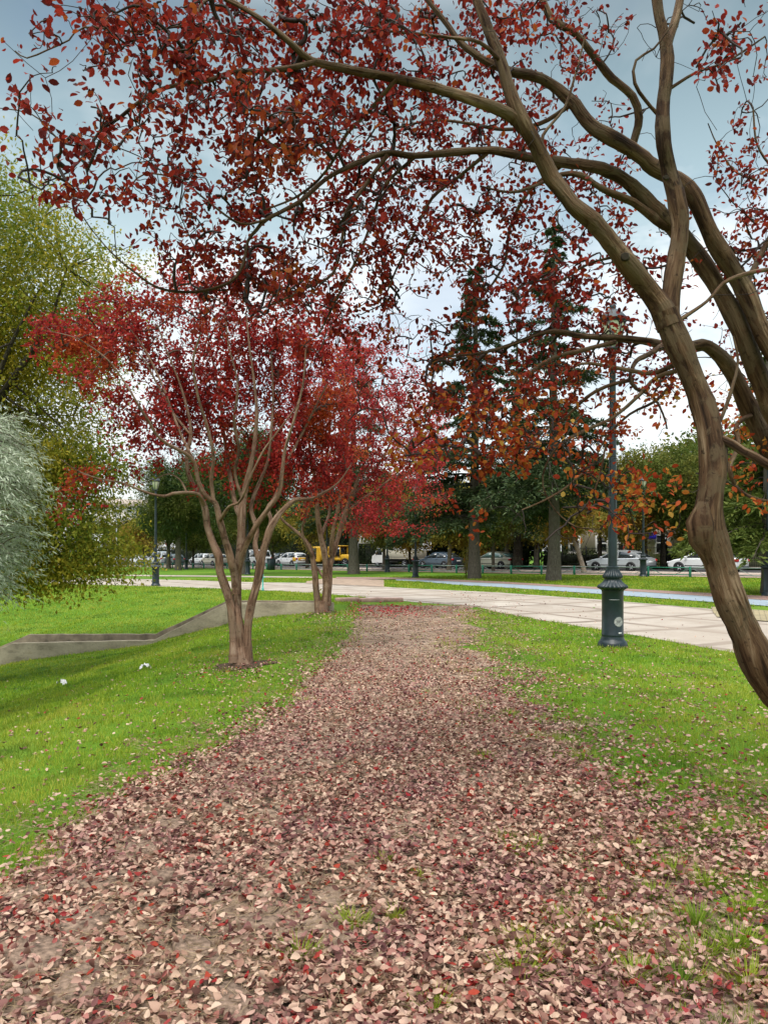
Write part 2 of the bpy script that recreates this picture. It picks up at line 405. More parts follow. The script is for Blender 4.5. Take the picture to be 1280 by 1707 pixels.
M['leaf_red'] = leaf_mat("crimson_leaves", [(.13, .011, .014), (.30, .021, .022), (.45, .042, .030), (.35, .028, .026)], None,
                         alt=[(.24, .025, .014), (.46, .075, .02), (.52, .13, .028)], altscale=.8, altpos=(.5, .64), trans=.38)
M['leaf_pink'] = leaf_mat("cherry_red_leaves", [(.18, .012, .020), (.40, .028, .036), (.55, .07, .06), (.44, .04, .042)], None,
                          alt=[(.38, .05, .02), (.52, .12, .03), (.50, .22, .04)], altscale=.6, altpos=(.54, .66), trans=.38)
M['leaf_elm'] = leaf_mat("olive_green_leaves", [(.085, .14, .016), (.17, .22, .026), (.27, .29, .034), (.36, .31, .04)], None,
                         alt=[(.19, .20, .02), (.36, .31, .03), (.52, .40, .04)], altscale=.45, altpos=(.44, .60), trans=.45)
M['leaf_silver'] = leaf_mat("silver_leaves", [(.25, .30, .20), (.43, .49, .35), (.63, .68, .53)], None, trans=.2)
M['leaf_yellow'] = leaf_mat("yellowing_leaves", [(.16, .17, .03), (.30, .27, .045), (.42, .33, .06), (.25, .24, .045)], None,
                            alt=[(.30, .17, .03), (.42, .24, .045)], altscale=.4, altpos=(.5, .66), trans=.4)
M['leaf_green'] = leaf_mat("mid_green_leaves", [(.055, .085, .016), (.10, .145, .026), (.17, .20, .04)], None, alt=[(.16, .17, .03), (.26, .23, .05)], altscale=.3, altpos=(.48, .64), trans=.35)
M['leaf_dark'] = leaf_mat("dark_evergreen_leaves", [(.010, .018, .008), (.022, .036, .013), (.04, .055, .02)], None, trans=.15)
M['needle'] = leaf_mat("cedar_needles", [(.028, .052, .022), (.055, .085, .034), (.095, .13, .05)], None, trans=.15)
M['needle_pine'] = leaf_mat("pine_needles", [(.022, .052, .016), (.045, .085, .024), (.085, .125, .03)], None, alt=[(.05, .075, .012), (.12, .13, .025)], altscale=.25, trans=.2)
M['needle_lime'] = leaf_mat("light_cedar_needles", [(.06, .09, .018), (.11, .15, .03), (.17, .20, .045)], None, trans=.25)
M['grass'] = leaf_mat("grass_blades", [(.125, .225, .012), (.21, .335, .018), (.30, .43, .028), (.40, .46, .06)], None,
                      alt=[(.25, .31, .022), (.39, .42, .036), (.50, .46, .11)], altscale=.45, altpos=(.44, .64), trans=.4, rough=.5, alt2=[(.045, .11, .010), (.08, .17, .014), (.13, .225, .022)], alt2scale=1.3, alt2pos=(.50, .68))
M['straw'] = leaf_mat("dead_grass", [(.17, .115, .06), (.33, .24, .135), (.44, .34, .20)], None, trans=.2)
M['litter'] = leaf_mat("fallen_leaves", [(.085, .037, .028), (.19, .091, .068), (.36, .208, .150), (.53, .362, .258), (.65, .485, .352), (.43, .253, .192), (.26, .013, .018), (.36, .06, .03)],
                       [0, .14, .32, .5, .68, .84, .94, 1], alt=[(.10, .036, .039), (.22, .092, .088), (.40, .222, .188), (.56, .385, .30), (.27, .018, .026)], altscale=1.6, altpos=(.45, .62), trans=.12, rough=.7, spec=.15)
M['litter_red'] = leaf_mat("fresh_fallen_leaves", [(.30, .015, .022), (.48, .05, .06), (.58, .14, .12)], None, trans=.2)
M['lamp_paint'] = simple("lamp_paint", (.009, .020, .024), .38, var=.35, scale=9, spec=.5)
M['lamp_glass'] = simple("milky_lamp_glass", (.62, .62, .46), .3, var=.08, scale=12)
M['rail_green'] = simple("green_railing_paint", (.018, .17, .105), .45, var=.2, scale=4)
M['rail_pale'] = simple("worn_pale_rail", (.22, .27, .25), .5, var=.25, scale=3)
M['iron'] = simple("black_iron", (.012, .012, .013), .5)
M['white'] = simple("white_paint", (.72, .72, .70), .4, var=.05)
M['wall_cream'] = simple("cream_render", (.52, .45, .33), .9, var=.1, scale=1.2)
M['wall_pale'] = simple("pale_render", (.62, .58, .52), .9, var=.06, scale=1)
M['roof_tile'] = simple("brown_roof", (.16, .085, .06), .85, var=.3, scale=5)
M['glass'] = simple("dark_glass", (.012, .016, .020), .08, var=.2, spec=.7)
M['car_glass'] = simple("car_glass", (.020, .028, .032), .06, var=.1, spec=.8)
M['car_glass_green'] = simple("green_car_glass", (.10, .19, .17), .08, var=.1, spec=.8)
M['tyre'] = simple("tyre_rubber", (.016, .016, .017), .85)
M['alloy'] = simple("alloy_rim", (.42, .43, .45), .3, metal=.7)
M['black'] = simple("black_plastic", (.015, .015, .016), .6)
M['taillight'] = simple("red_lens", (.40, .015, .015), .2)
M['headlight'] = simple("clear_lens", (.65, .67, .7), .15)
M['yellow_paint'] = simple("yellow_paint", (.62, .36, .025), .4)
M['orange_paint'] = simple("orange_paint", (.60, .19, .02), .4)
M['turquoise'] = simple("turquoise_paint", (.12, .48, .42), .5)
M['bluesign'] = simple("blue_sign_face", (.035, .03, .50), .4)
M['redsign'] = simple("red_banner_print", (.55, .12, .10), .6)
M['steel'] = simple("galvanised_steel", (.30, .31, .32), .45, metal=.4)
M['paper'] = simple("white_paper", (.75, .75, .74), .7)
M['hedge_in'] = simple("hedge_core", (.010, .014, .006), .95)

# ================================================================== GROUND SHEETS
def axis(spans):
    out = [spans[0][0]]
    for a, b, s in spans: out += list(np.linspace(a, b, max(2, int(round((b - a) / s)) + 1))[1:])
    return np.array(out)
gx = axis([(-500, -60, 40), (-60, -14, 1.2), (-14, 10, .16), (10, 60, 1.2), (60, 500, 40)])
gy = axis([(-40, 1, 2.5), (1, 22, .16), (22, 46, .5), (46, 150, 2), (150, 1500, 90)])
X, Y = np.meshgrid(gx, gy); Z = H(X, Y)
nx, ny = len(gx), len(gy)
ii = (np.arange(ny - 1)[:, None] * nx + np.arange(nx - 1)[None, :]).ravel()
Fq = np.stack([ii, ii + 1, ii + nx + 1, ii + nx], -1)
g = obj('ground', mesh_arrays('ground', np.stack([X, Y, Z], -1).reshape(-1, 3), Fq.ravel(), np.full(len(Fq), 4), M['turf'], None, True))
tag(g, 'green turf lawns of the park', None, None, 'structure')

def sheet(name, near, far, lift, mat, rows=10, step=None, smooth=True):
    near = np.asarray(near, float); far = np.asarray(far, float); n = len(near)
    V = []
    for k in range(rows + 1):
        p = near[:, :2] * (1 - k / rows) + far[:, :2] * k / rows
        V.append(np.stack([p[:, 0], p[:, 1], H(p[:, 0], p[:, 1]) + lift], -1))
    i = (np.arange(rows)[:, None] * n + np.arange(n - 1)[None, :]).ravel()
    Fq = np.stack([i, i + 1, i + n + 1, i + n], -1)
    o = obj(name, mesh_arrays(name, np.concatenate(V), Fq.ravel(), np.full(len(Fq), 4), mat, None, smooth))
    return tag(o, None, None, None, 'structure')
def edge(pts, x0, x1, n, wob=0.0, seed=0):
    """survey a line of ground points between two columns of the photograph"""
    xs = np.linspace(x0, x1, n); p = np.array(pts, float)
    ys = np.interp(xs, p[:, 0], p[:, 1])
    out = np.array([at(a, b) for a, b in zip(xs, ys)])
    if wob:
        r = np.random.default_rng(seed); out[:, :2] += r.normal(0, wob, (n, 2))
    return out
near_pl = [(-60, 967), (20, 969), (111, 974), (260, 978), (376, 982), (525, 989), (640, 999), (700, 1005), (790, 1011), (830, 1021), (900, 1034), (1060, 1060), (1240, 1092), (1400, 1125)]
far_pl = [(-60, 960.5), (20, 961.5), (150, 963.5), (300, 967), (430, 971), (520, 972), (581, 975), (680, 981), (830, 988), (1000, 1000), (1180, 1015), (1290, 1027), (1400, 1038)]
sheet('plaza', edge(near_pl, -60, 1400, 90), edge(far_pl, -60, 1400, 90), .007, M['slabs'], 14)
sheet('sandy_patch', edge([(505, 972.5), (581, 976), (640, 979)], 510, 640, 20), edge([(505, 971), (545, 964), (640, 967.5)], 510, 640, 20), .022, M['sand'], 5)
sheet('cycle_path', edge([(660, 968.5), (700, 970), (760, 975.5), (830, 979.5), (1000, 991), (1280, 1011.5), (1400, 1021)], 660, 1400, 40),
      edge([(660, 966.5), (700, 967.5), (760, 970.5), (830, 973.5), (1000, 983.5), (1280, 1002), (1400, 1010)], 660, 1400, 40), .022, M['blue'], 4)
sheet('brick_border', edge([(560, 966), (660, 966.3), (700, 967.3), (760, 970.3), (830, 973.3), (1000, 983.3), (1280, 1001.7), (1400, 1009.7)], 560, 1400, 40),
      edge([(560, 962.5), (640, 963), (700, 964.5), (830, 970), (1000, 980), (1280, 995), (1400, 1002)], 560, 1400, 40), .026, M['brick_edge'], 4)
sheet('footpath', edge([(60, 959.3), (340, 961.8), (525, 964)], 60, 525, 24), edge([(60, 957.5), (340, 959.8), (525, 962)], 60, 525, 24), .02, M['kerb'], 3)
sheet('cobbled_patch', edge([(1195, 1030), (1400, 1048)], 1195, 1400, 14), edge([(1185, 1013), (1290, 1020), (1400, 1030)], 1185, 1400, 14), .026, M['cobble'], 4)

# the trodden earth path under the trees
PL = [(-150, 1620), (0, 1470), (90, 1400), (170, 1345), (330, 1285), (430, 1220), (500, 1156), (560, 1095), (590, 1045), (602, 1012)]
PR = [(1290, 1700), (1190, 1560), (1120, 1430), (1060, 1345), (985, 1262), (890, 1185), (800, 1100), (790, 1050), (796, 1014)]
pl = np.array([at(*p) for p in PL]); pr = np.array([at(*p) for p in PR])
YY = np.linspace(1.2, 21.6, 420)
def XL(y): return np.interp(y, pl[:, 1], pl[:, 0])
def XR(y): return np.interp(y, pr[:, 1], pr[:, 0])
wig = lambda y, s: sum(.10 * .72 ** k * np.sin(y * 1.7 * 1.75 ** k + s + 1.9 * k * s) for k in range(7))
wl = .6 * wig(YY, 1.3) + rng.normal(0, .02, 420); wr = 1.5 * wig(YY, 2.1) + rng.normal(0, .06, 420)
yb = np.where(YY < 2.4, YY, YY)
sheet('earth_path', np.stack([XL(YY) + wl, yb], -1), np.stack([XR(YY) + wr, yb], -1), .006, M['dirt'], 24)

# the street beyond the railing
T = np.linspace(-45, 190, 120)
def sline(off): return np.array([street_t(t, off) for t in T])
sheet('pavement', sline(.45), sline(4.6), .03, M['sidewalk'], 4)
sheet('road', sline(4.75), sline(13.5), .012, M['asphalt'], 5)
sheet('far_pavement', sline(13.6), sline(17.0), .10, M['sidewalk'], 4)
k = MB()
for a, b in zip(T[:-1], T[1:]):
    p, q = street_t(a, 4.68), street_t(b, 4.68)
    k.tube([p + [0, 0, .03], q + [0, 0, .03]], [.1, .1], 4)
tag(k.build('kerb', M['kerb']), 'long pale kerb along the street behind the green railing', None, None, 'structure')

# bare soil round the tree feet, coloured dark to imitate contact shadow
def soil(c, rx, ry, seed):
    r = np.random.default_rng(seed); a = np.linspace(0, 2 * PI, 40); q = 1 + .16 * np.sin(3 * a + seed) + .1 * np.sin(7 * a + 2 * seed)
    e1 = np.stack([c[0] + rx * q * np.cos(a), c[1] + ry * q * np.sin(a)], -1); e0 = np.tile(np.array(c[:2])[None], (40, 1)) + .01 * np.stack([np.cos(a), np.sin(a)], -1)
    sheet('bare_soil', e0, e1, .012, M['soil'], 6)
M['soil'] = simple("contact_shade_soil", (.075, .052, .034), .95, var=.4, scale=12, spec=.1, bmp=.6)
soil(at(404, 1110), .42, .40, 1); soil(at(537, 1022), .36, .30, 2); soil((2.86, 4.45), .5, .5, 3)
# pinkish curb stones at the end of the earth path
for i, (a, b) in enumerate([((560, 1003), (598, 1003.5)), ((600, 1003.5), (637, 1003.5)), ((639, 1003), (672, 1003))]):
    p, q = at(*a), at(*b)
    mb = MB().box(((p + q) / 2 + [0, 0, .04]), (np.linalg.norm(q - p), .24, .16), math.atan2(*(q - p)[1::-1]), bevel=.02)
    tag(mb.build('curb_stone', M.setdefault('pink_curb', simple('pink_curb_stone', (.42, .27, .22), .85, var=.25, scale=7))), ['leftmost pinkish curb stone beside the concrete channel end', 'middle pinkish curb stone at the far end of the leafy path',
        'rightmost pinkish curb stone at the far end of the leafy path'][i], 'curb stone', 'curb stones at the end of the leafy path')

# ------------------------------------------------------------------ concrete channel
def wx(px, d): return (px - CX) / F * d
def wall_prism(y0, y1, top):
    mb = MB(); n = len(top); top = np.array(top)
    # finer stations, slightly uneven
    xs = np.unique(np.concatenate([top[:, 0], np.linspace(top[0, 0], top[-1, 0], 60)])); zs = np.interp(xs, top[:, 0], top[:, 1])
    r = np.random.default_rng(3); zs = zs + r.normal(0, .004, len(xs)); jy = r.normal(0, .006, len(xs))
    zb = np.minimum(H(xs, np.full_like(xs, y0)), zs) - .5
    b = .015
    ring = [(y0, zb), (y0, zs - b), (y0 + b, zs), (y1 - b, zs), (y1, zs - b), (y1, zb)]
    V = np.concatenate([np.stack([xs, (yy + jy) if np.isscalar(yy) else yy, zz], -1) for yy, zz in ring])
    m = len(xs); Fc = []
    for k in range(5):
        for i in range(m - 1): Fc.append((k * m + i, k * m + i + 1, (k + 1) * m + i + 1, (k + 1) * m + i))
    Fc.append(tuple(k * m for k in range(6))); Fc.append(tuple(k * m + m - 1 for k in range(5, -1, -1)))
    return mb.add(V, Fc)
D1, D2 = 19.9, 21.15
ch = thing('drainage_channel', 'weathered concrete drainage channel stepping down the left lawn behind the first red tree', 'channel', (-5.6, 20.5, -.7))
M['concrete_shaded'] = simple('shade_toned_concrete', (.19, .155, .105), .9, var=.45, scale=4, bmp=.4)  # shade inside the channel painted into a darker, mottled concrete colour
off = np.array([5.6, -20.5, .7])
def shift(mb): mb.V = [v + off for v in mb.V]; return mb
shift(wall_prism(D1, D1 + .16, [(-13, -1.75), (wx(-60, D1), -1.36), (wx(20, D1), -.85), (wx(255, D1), -.765), (wx(378, D1), .2), (wx(556, D1), .2)])).build('front_wall', M['concrete'], ch)
shift(wall_prism(D2, D2 + .16, [(-14, -1.7), (wx(-30, D2), -1.3), (wx(48, D2), -.76), (wx(258, D2), -.745), (wx(379, D2), .175), (wx(552, D2), .17)])).build('rear_wall', M['concrete_shaded'], ch)
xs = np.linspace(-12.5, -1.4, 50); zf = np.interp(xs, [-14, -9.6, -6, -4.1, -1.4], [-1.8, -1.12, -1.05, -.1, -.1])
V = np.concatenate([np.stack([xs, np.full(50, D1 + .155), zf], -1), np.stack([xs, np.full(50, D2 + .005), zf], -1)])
shift(MB().add(V, [(i, i + 1, 51 + i, 50 + i) for i in range(49)])).build('channel_bed', M['concrete_shaded'], ch, smooth=True)

# ================================================================== TREES TRACED LIMB BY LIMB
def grow(skel, clusters, r, leafless=0.0, base_r=.0028, stepn=6, max_r=.03):
    """thin twigs joining each leaf cluster to the nearest wood; earlier twigs become wood for later ones"""
    n0 = len(skel); C = clusters
    d0 = np.array([np.min(((skel - c) ** 2).sum(1)) for c in C]); order = np.argsort(d0)
    P = np.empty((n0 + len(C) * (stepn - 1), 3)); P[:n0] = skel; owner = np.full(len(P), -1); n = n0
    paths = []; par = []
    for ci in order:
        c = C[ci]
        d = ((P[:n] - c) ** 2).sum(1); k = int(np.argmin(d))
        a = P[k]; L = math.sqrt(d[k]) + 1e-6
        t = np.linspace(0, 1, stepn)[:, None]
        j = r.normal(0, .16 * L, 3)
        pts = a + (c - a) * t + j * (4 * t * (1 - t)) + np.array([0, 0, .10 * L]) * (4 * t * (1 - t)) + np.concatenate([np.zeros((1, 3)), r.normal(0, .022 * L, (stepn - 2, 3)), np.zeros((1, 3))])
        m = len(paths); paths.append(pts); par.append(owner[k])
        P[n:n + stepn - 1] = pts[1:]; owner[n:n + stepn - 1] = m; n += stepn - 1
    w = np.ones(len(paths))
    for m in range(len(paths) - 1, -1, -1):
        if par[m] >= 0: w[par[m]] += w[m]
    mb = MB()
    for m, p in enumerate(paths):
        rb = min(base_r * math.sqrt(w[m]), max_r)
        mb.tube(p, np.linspace(rb, max(rb * .6, base_r * .7), stepn), 5 if rb > .006 else 4, cap=False)
    return paths, order, mb
def leaves_on(paths, r, per, ln, wd, spread, flat=0.0, frac=1.0):
    sel = [p for p in paths if r.random() < frac]
    A = np.array([p[-3] for p in sel]); B = np.array([p[-1] for p in sel])
    cnt = r.poisson(per, len(sel)); idx = np.repeat(np.arange(len(sel)), cnt); n = len(idx)
    t = r.uniform(0, 1.25, n)[:, None]
    P = A[idx] + (B - A)[idx] * t + r.normal(0, spread, (n, 3))
    tw = norm(B - A)[idx]
    D = norm(.5 * tw + r.normal(0, .8, (n, 3)) + [0, 0, -.15])
    Nn = norm(r.normal(0, 1, (n, 3)) + [0, 0, flat])
    s = r.uniform(.65, 1.2, n)
    return P, D, Nn, ln * s, wd * s * r.uniform(.85, 1.15, n)
def density_clusters(grid, x0, dx, y0, dy, n, dfun, r, power=1.0):
    G = np.array(grid, float) ** power; p = (G / G.sum()).ravel()
    k = r.choice(len(p), n, p=p); cy, cx = np.divmod(k, G.shape[1])
    px = x0 + (cx + r.uniform(-.12, 1.12, n)) * dx; py = y0 + (cy + r.uniform(-.12, 1.12, n)) * dy
    return px, py
def stem3(pts):
    """limb given as (column, row, metres away, width in pixels) -> x, y, z, radius"""
    return np.array([[*sp(a, b, d), .5 * w / F * d] for a, b, d, w in pts])
def traced(root, stems, bark, step, sides, flute):
    inv = np.array(root.location); allp = []
    for i, (nm, pts, *o) in enumerate(stems):
        S = spline(stem3(pts) if not o else pts, step); S[:, 3] = np.maximum(S[:, 3], .002)
        r = np.random.default_rng(100 + i)
        S[:, :3] += np.cumsum(r.normal(0, .03, (len(S), 3)), 0) * 0 + r.normal(0, .04, (len(S), 3)) * S[:, 3:4] * (S[:, 3:4] < .05)
        S[:, 3] *= 1 + .05 * np.sin(np.arange(len(S)) * .9 + i) + r.normal(0, .015, len(S))
        mb = MB().tube(S[:, :3] - inv, S[:, 3], sides if S[:, 3].max() > .03 else 8, flute if S[:, 3].max() > .012 else flute * .4, i + 1)
        mb.build(nm, bark, root, smooth=True, fix=False)
        allp.append(S[:, :3])
    return allp
def nearest_depth(allp, px, py):
    P = np.concatenate(allp); u = CX + P[:, 0] / P[:, 1] * F; v = HY - (P[:, 2] - EYE) / P[:, 1] * F
    out = np.empty(len(px))
    for i in range(len(px)):
        d = (u - px[i]) ** 2 + (v - py[i]) ** 2
        k = np.argpartition(d, 6)[:6]; w = 1 / (d[k] + 30)
        out[i] = (P[k, 1] * w).sum() / w.sum()
    return out
# ------------------------------------------------------------------ the great leaning tree in front
root_f = thing('red_leaf_tree', 'large leaning foreground tree whose red canopy arches over the whole leafy path', 'tree', (2.75, 4.35, float(H(2.75, 4.35))))
KW = {'trunk': .78, 'limb': .84, 'stem': .86, 'branch': .9}
def st(nm, *p): return (nm, [(a, b, c, w * KW[nm]) for a, b, c, w in p])
fb = lambda x, y, z, w: None
def withbase(nm, base, *p):
    S = stem3([(a, b_, c, w * KW[nm]) for a, b_, c, w in p]); b = np.array(base, float); b[:, 3] *= KW[nm]
    return (nm, np.concatenate([b, S]), True)
stems = [
 withbase('trunk', [(2.86, 4.45, -.10, .155), (2.72, 4.4, .18, .135), (2.42, 4.3, .55, .118)],
    (1281, 1138, 4.22, 76), (1245, 1063, 4.2, 66), (1215, 993, 4.2, 63), (1196, 930, 4.2, 66), (1180, 884, 4.2, 72), (1184, 830, 4.2, 60), (1189, 780, 4.22, 56), (1182, 720, 4.25, 54), (1169, 670, 4.3, 52), (1149, 620, 4.3, 52), (1126, 565, 4.3, 54), (1108, 520, 4.3, 58)),
 st('limb', (1116, 545, 4.3, 50), (1102, 512, 4.3, 46), (1075, 475, 4.28, 42), (1035, 425, 4.2, 38), (1000, 380, 4.15, 35), (955, 340, 4.1, 33), (920, 295, 4.1, 32), (895, 245, 4.05, 30), (870, 200, 4.0, 29), (850, 150, 4.0, 26), (835, 100, 4.0, 24), (815, 50, 4.0, 21), (795, 0, 4.0, 19), (783, -50, 4.0, 16)),
 st('limb', (1117, 548, 4.32, 40), (1118, 500, 4.33, 37), (1126, 440, 4.35, 35), (1135, 390, 4.35, 34), (1130, 340, 4.35, 33), (1117, 290, 4.35, 31), (1107, 240, 4.3, 29), (1104, 190, 4.3, 27), (1110, 130, 4.3, 26), (1111, 80, 4.3, 25), (1100, 30, 4.3, 20), (1088, -40, 4.3, 17)),
 st('limb', (1111, 75, 4.3, 20), (1128, 25, 4.35, 17), (1140, -40, 4.4, 14)),
 st('limb', (872, 215, 4.02, 24), (855, 194, 4.0, 24), (820, 178, 3.95, 22), (770, 160, 3.9, 21), (710, 142, 3.9, 20), (640, 126, 3.85, 18), (580, 115, 3.85, 16), (520, 100, 3.8, 15), (490, 76, 3.75, 12), (450, 42, 3.7, 11), (410, 15, 3.7, 9), (360, -10, 3.7, 7)),
 st('branch', (525, 103, 3.8, 11), (480, 113, 3.75, 10), (430, 118, 3.7, 9), (390, 118, 3.7, 9), (350, 133, 3.7, 8), (290, 142, 3.65, 8), (250, 156, 3.65, 7), (200, 195, 3.65, 6.5), (168, 216, 3.6, 6), (145, 252, 3.6, 5), (115, 285, 3.6, 3.5), (85, 300, 3.6, 2.5)),
 st('branch', (150, 245, 3.6, 4), (105, 238, 3.6, 3.5), (78, 210, 3.6, 3), (50, 188, 3.6, 2.5), (5, 180, 3.6, 2)),
 st('branch', (448, 120, 3.72, 6), (428, 170, 3.75, 5.5), (425, 205, 3.8, 5), (445, 235, 3.8, 4.5), (472, 252, 3.85, 3), (500, 300, 3.9, 2.5)),
 st('branch', (660, 132, 3.85, 8), (610, 190, 3.95, 7), (578, 222, 4.0, 6), (556, 266, 4.05, 5.5), (530, 300, 4.1, 5), (490, 330, 4.1, 4), (440, 350, 4.1, 3)),
 st('branch', (415, 18, 3.7, 6), (380, -5, 3.7, 4), (340, 2, 3.6, 5), (320, 35, 3.55, 4.5), (280, 46, 3.5, 4), (225, 52, 3.5, 3)),
 st('branch', (230, 52, 3.5, 3), (140, 45, 3.45, 3), (115, 66, 3.45, 3), (80, 82, 3.45, 3), (45, 96, 3.45, 2.5), (25, 84, 3.45, 2)),
 withbase('stem', [(3.02, 4.75, -.1, .14), (2.98, 4.78, .7, .12), (2.82, 4.85, 1.7, .105)],
    (1330, 660, 5.0, 37), (1288, 585, 5.0, 36), (1265, 540, 5.0, 36), (1240, 480, 5.0, 35), (1190, 400, 4.95, 33), (1155, 325, 4.9, 31), (1128, 298, 4.9, 30), (1090, 280, 4.9, 29), (1062, 255, 4.85, 28), (1020, 230, 4.8, 27), (985, 210, 4.8, 25), (958, 175, 4.8, 23), (922, 142, 4.8, 21), (890, 126, 4.75, 19), (850, 118, 4.7, 17), (805, 98, 4.7, 14), (768, 70, 4.7, 12), (738, 30, 4.7, 10), (705, -10, 4.7, 8)),
 withbase('stem', [(3.1, 4.95, -.1, .14), (3.05, 5.0, .8, .12), (2.92, 5.05, 1.6, .105)],
    (1322, 750, 5.2, 38), (1290, 690, 5.2, 37), (1262, 622, 5.15, 36), (1238, 560, 5.1, 35), (1208, 500, 5.1, 34), (1165, 430, 5.1, 33), (1138, 395, 5.05, 31), (1105, 360, 5.0, 29), (1070, 325, 5.0, 27), (1035, 295, 4.95, 25), (990, 277, 4.9, 22), (940, 270, 4.9, 20), (865, 258, 4.8, 17), (815, 250, 4.75, 15), (740, 255, 4.7, 13), (690, 259, 4.65, 12), (640, 255, 4.6, 11), (575, 280, 4.5, 9), (540, 300, 4.5, 8.5), (500, 335, 4.45, 8), (445, 365, 4.4, 7.5), (428, 382, 4.4, 7), (413, 402, 4.4, 6.5), (405, 440, 4.35, 6), (383, 470, 4.3, 6), (325, 486, 4.3, 5.5), (265, 480, 4.25, 5), (220, 450, 4.2, 4), (185, 420, 4.2, 3), (155, 385, 4.2, 2)),
 st('branch', (1120, 378, 5.02, 20), (1095, 366, 5.0, 18), (1055, 336, 4.95, 15), (1015, 320, 4.9, 13), (990, 305, 4.85, 11), (968, 291, 4.8, 10), (935, 290, 4.8, 8), (890, 310, 4.75, 6), (850, 320, 4.7, 5), (800, 310, 4.7, 4)),
 st('branch', (645, 258, 4.6, 8), (602, 318, 4.55, 7), (576, 355, 4.5, 6.5), (570, 400, 4.5, 6), (555, 455, 4.5, 5.5), (518, 476, 4.45, 5), (470, 500, 4.4, 4), (420, 520, 4.4, 3)),
 st('branch', (690, 262, 4.65, 7), (640, 310, 4.7, 6), (622, 360, 4.75, 5), (600, 420, 4.8, 5), (560, 500, 4.8, 4), (530, 560, 4.8, 3)),
 st('branch', (448, 364, 4.4, 5), (400, 372, 4.35, 4.5), (340, 330, 4.3, 4), (300, 300, 4.3, 3.5), (240, 290, 4.3, 3), (200, 330, 4.3, 2.5)),
 withbase('stem', [(3.2, 5.1, -.1, .14), (3.2, 5.2, .7, .12), (3.02, 5.3, 1.5, .105)],
    (1335, 830, 5.4, 38), (1284, 750, 5.4, 37), (1250, 682, 5.4, 34), (1221, 622, 5.35, 31), (1195, 588, 5.3, 28), (1170, 574, 5.25, 24), (1143, 580, 5.2, 20), (1112, 576, 5.1, 17), (1062, 566, 5.0, 14), (1010, 562, 4.95, 12), (970, 560, 4.9, 11), (932, 553, 4.85, 10), (900, 556, 4.8, 8), (850, 575, 4.75, 7), (800, 589, 4.7, 5), (765, 592, 4.7, 4), (720, 600, 4.7, 3)),
 st('branch', (1130, 606, 4.35, 10), (1085, 622, 4.5, 9), (1040, 615, 4.5, 8), (1000, 608, 4.5, 6), (970, 606, 4.5, 5), (930, 625, 4.5, 3)),
 st('branch', (1110, 572, 5.1, 12), (1082, 590, 4.8, 10), (1060, 602, 4.7, 9), (1050, 628, 4.6, 7), (1060, 648, 4.6, 6), (1088, 660, 4.6, 5), (1105, 690, 4.6, 4), (1112, 715, 4.6, 3)),
 st('branch', (1140, 615, 4.3, 9), (1095, 628, 4.4, 8), (1066, 658, 4.4, 7), (1022, 695, 4.4, 6.5), (970, 720, 4.4, 6), (932, 742, 4.4, 5), (910, 775, 4.4, 4), (905, 810, 4.4, 3), (925, 850, 4.4, 2.5), (960, 878, 4.4, 2.5), (1000, 882, 4.4, 2)),
 st('branch', (1025, 570, 4.95, 9), (960, 586, 4.8, 8), (934, 592, 4.75, 8), (892, 614, 4.7, 7), (862, 655, 4.65, 6.5), (852, 700, 4.6, 6), (838, 727, 4.6, 5), (795, 758, 4.55, 4), (750, 765, 4.5, 3)),
 st('branch', (1056, 632, 4.65, 8), (1010, 644, 4.7, 7), (978, 662, 4.75, 6), (940, 698, 4.8, 5), (905, 720, 4.8, 4), (870, 770, 4.8, 3)),
 st('branch', (970, 790, 4.45, 5), (940, 815, 4.4, 4), (905, 835, 4.35, 3.5), (870, 850, 4.3, 2.5)),
 st('branch', (1010, 740, 4.5, 4), (1000, 790, 4.5, 3.5), (985, 830, 4.5, 3), (960, 862, 4.5, 2.5)),
 st('branch', (1120, 640, 5.2, 7), (1090, 670, 5.3, 6), (1050, 690, 5.4, 5), (1010, 730, 5.4, 4), (980, 790, 5.4, 3)),
 st('limb', (1182, 735, 4.25, 20), (1205, 733, 4.2, 18), (1240, 752, 4.15, 18), (1290, 780, 4.1, 18), (1340, 800, 4.1, 17)),
 st('branch', (1255, 690, 5.4, 10), (1228, 708, 5.2, 9), (1230, 745, 5.1, 9), (1216, 780, 5.0, 9), (1230, 815, 5.0, 8), (1262, 832, 5.0, 6), (1300, 836, 5.0, 4)),
 st('branch', (1188, 725, 4.27, 8), (1205, 690, 4.3, 7), (1222, 640, 4.35, 6), (1230, 600, 4.4, 5), (1222, 560, 4.4, 3)),
 st('branch', (895, -20, 4.6, 13), (920, 30, 4.6, 13), (960, 56, 4.65, 13), (992, 96, 4.7, 13), (1020, 130, 4.75, 14), (1054, 160, 4.8, 14), (1065, 196, 4.85, 14), (1056, 236, 4.9, 14), (1050, 262, 4.9, 14)),
 st('branch', (1104, 195, 4.32, 9), (1085, 178, 4.3, 6), (1058, 138, 4.25, 6), (1060, 100, 4.25, 5), (1090, 80, 4.25, 4), (1120, 40, 4.25, 3)),
 st('branch', (1112, 150, 4.3, 7), (1160, 120, 4.25, 5), (1205, 105, 4.2, 4.5), (1240, 84, 4.2, 4), (1275, 60, 4.2, 3)),
 st('branch', (1300, 448, 4.5, 8), (1260, 452, 4.45, 8), (1228, 461, 4.4, 8), (1205, 472, 4.4, 7), (1178, 502, 4.35, 6), (1130, 535, 4.3, 8)),
 st('branch', (1240, 480, 5.0, 12), (1270, 420, 5.1, 9), (1300, 360, 5.1, 8), (1330, 300, 5.1, 6), (1290, 280, 5.1, 5), (1262, 240, 5.1, 4), (1255, 180, 5.1, 3)),
 st('branch', (1262, 300, 5.0, 4), (1225, 285, 5.0, 3), (1195, 240, 5.0, 2.5), (1180, 205, 5.0, 2)),
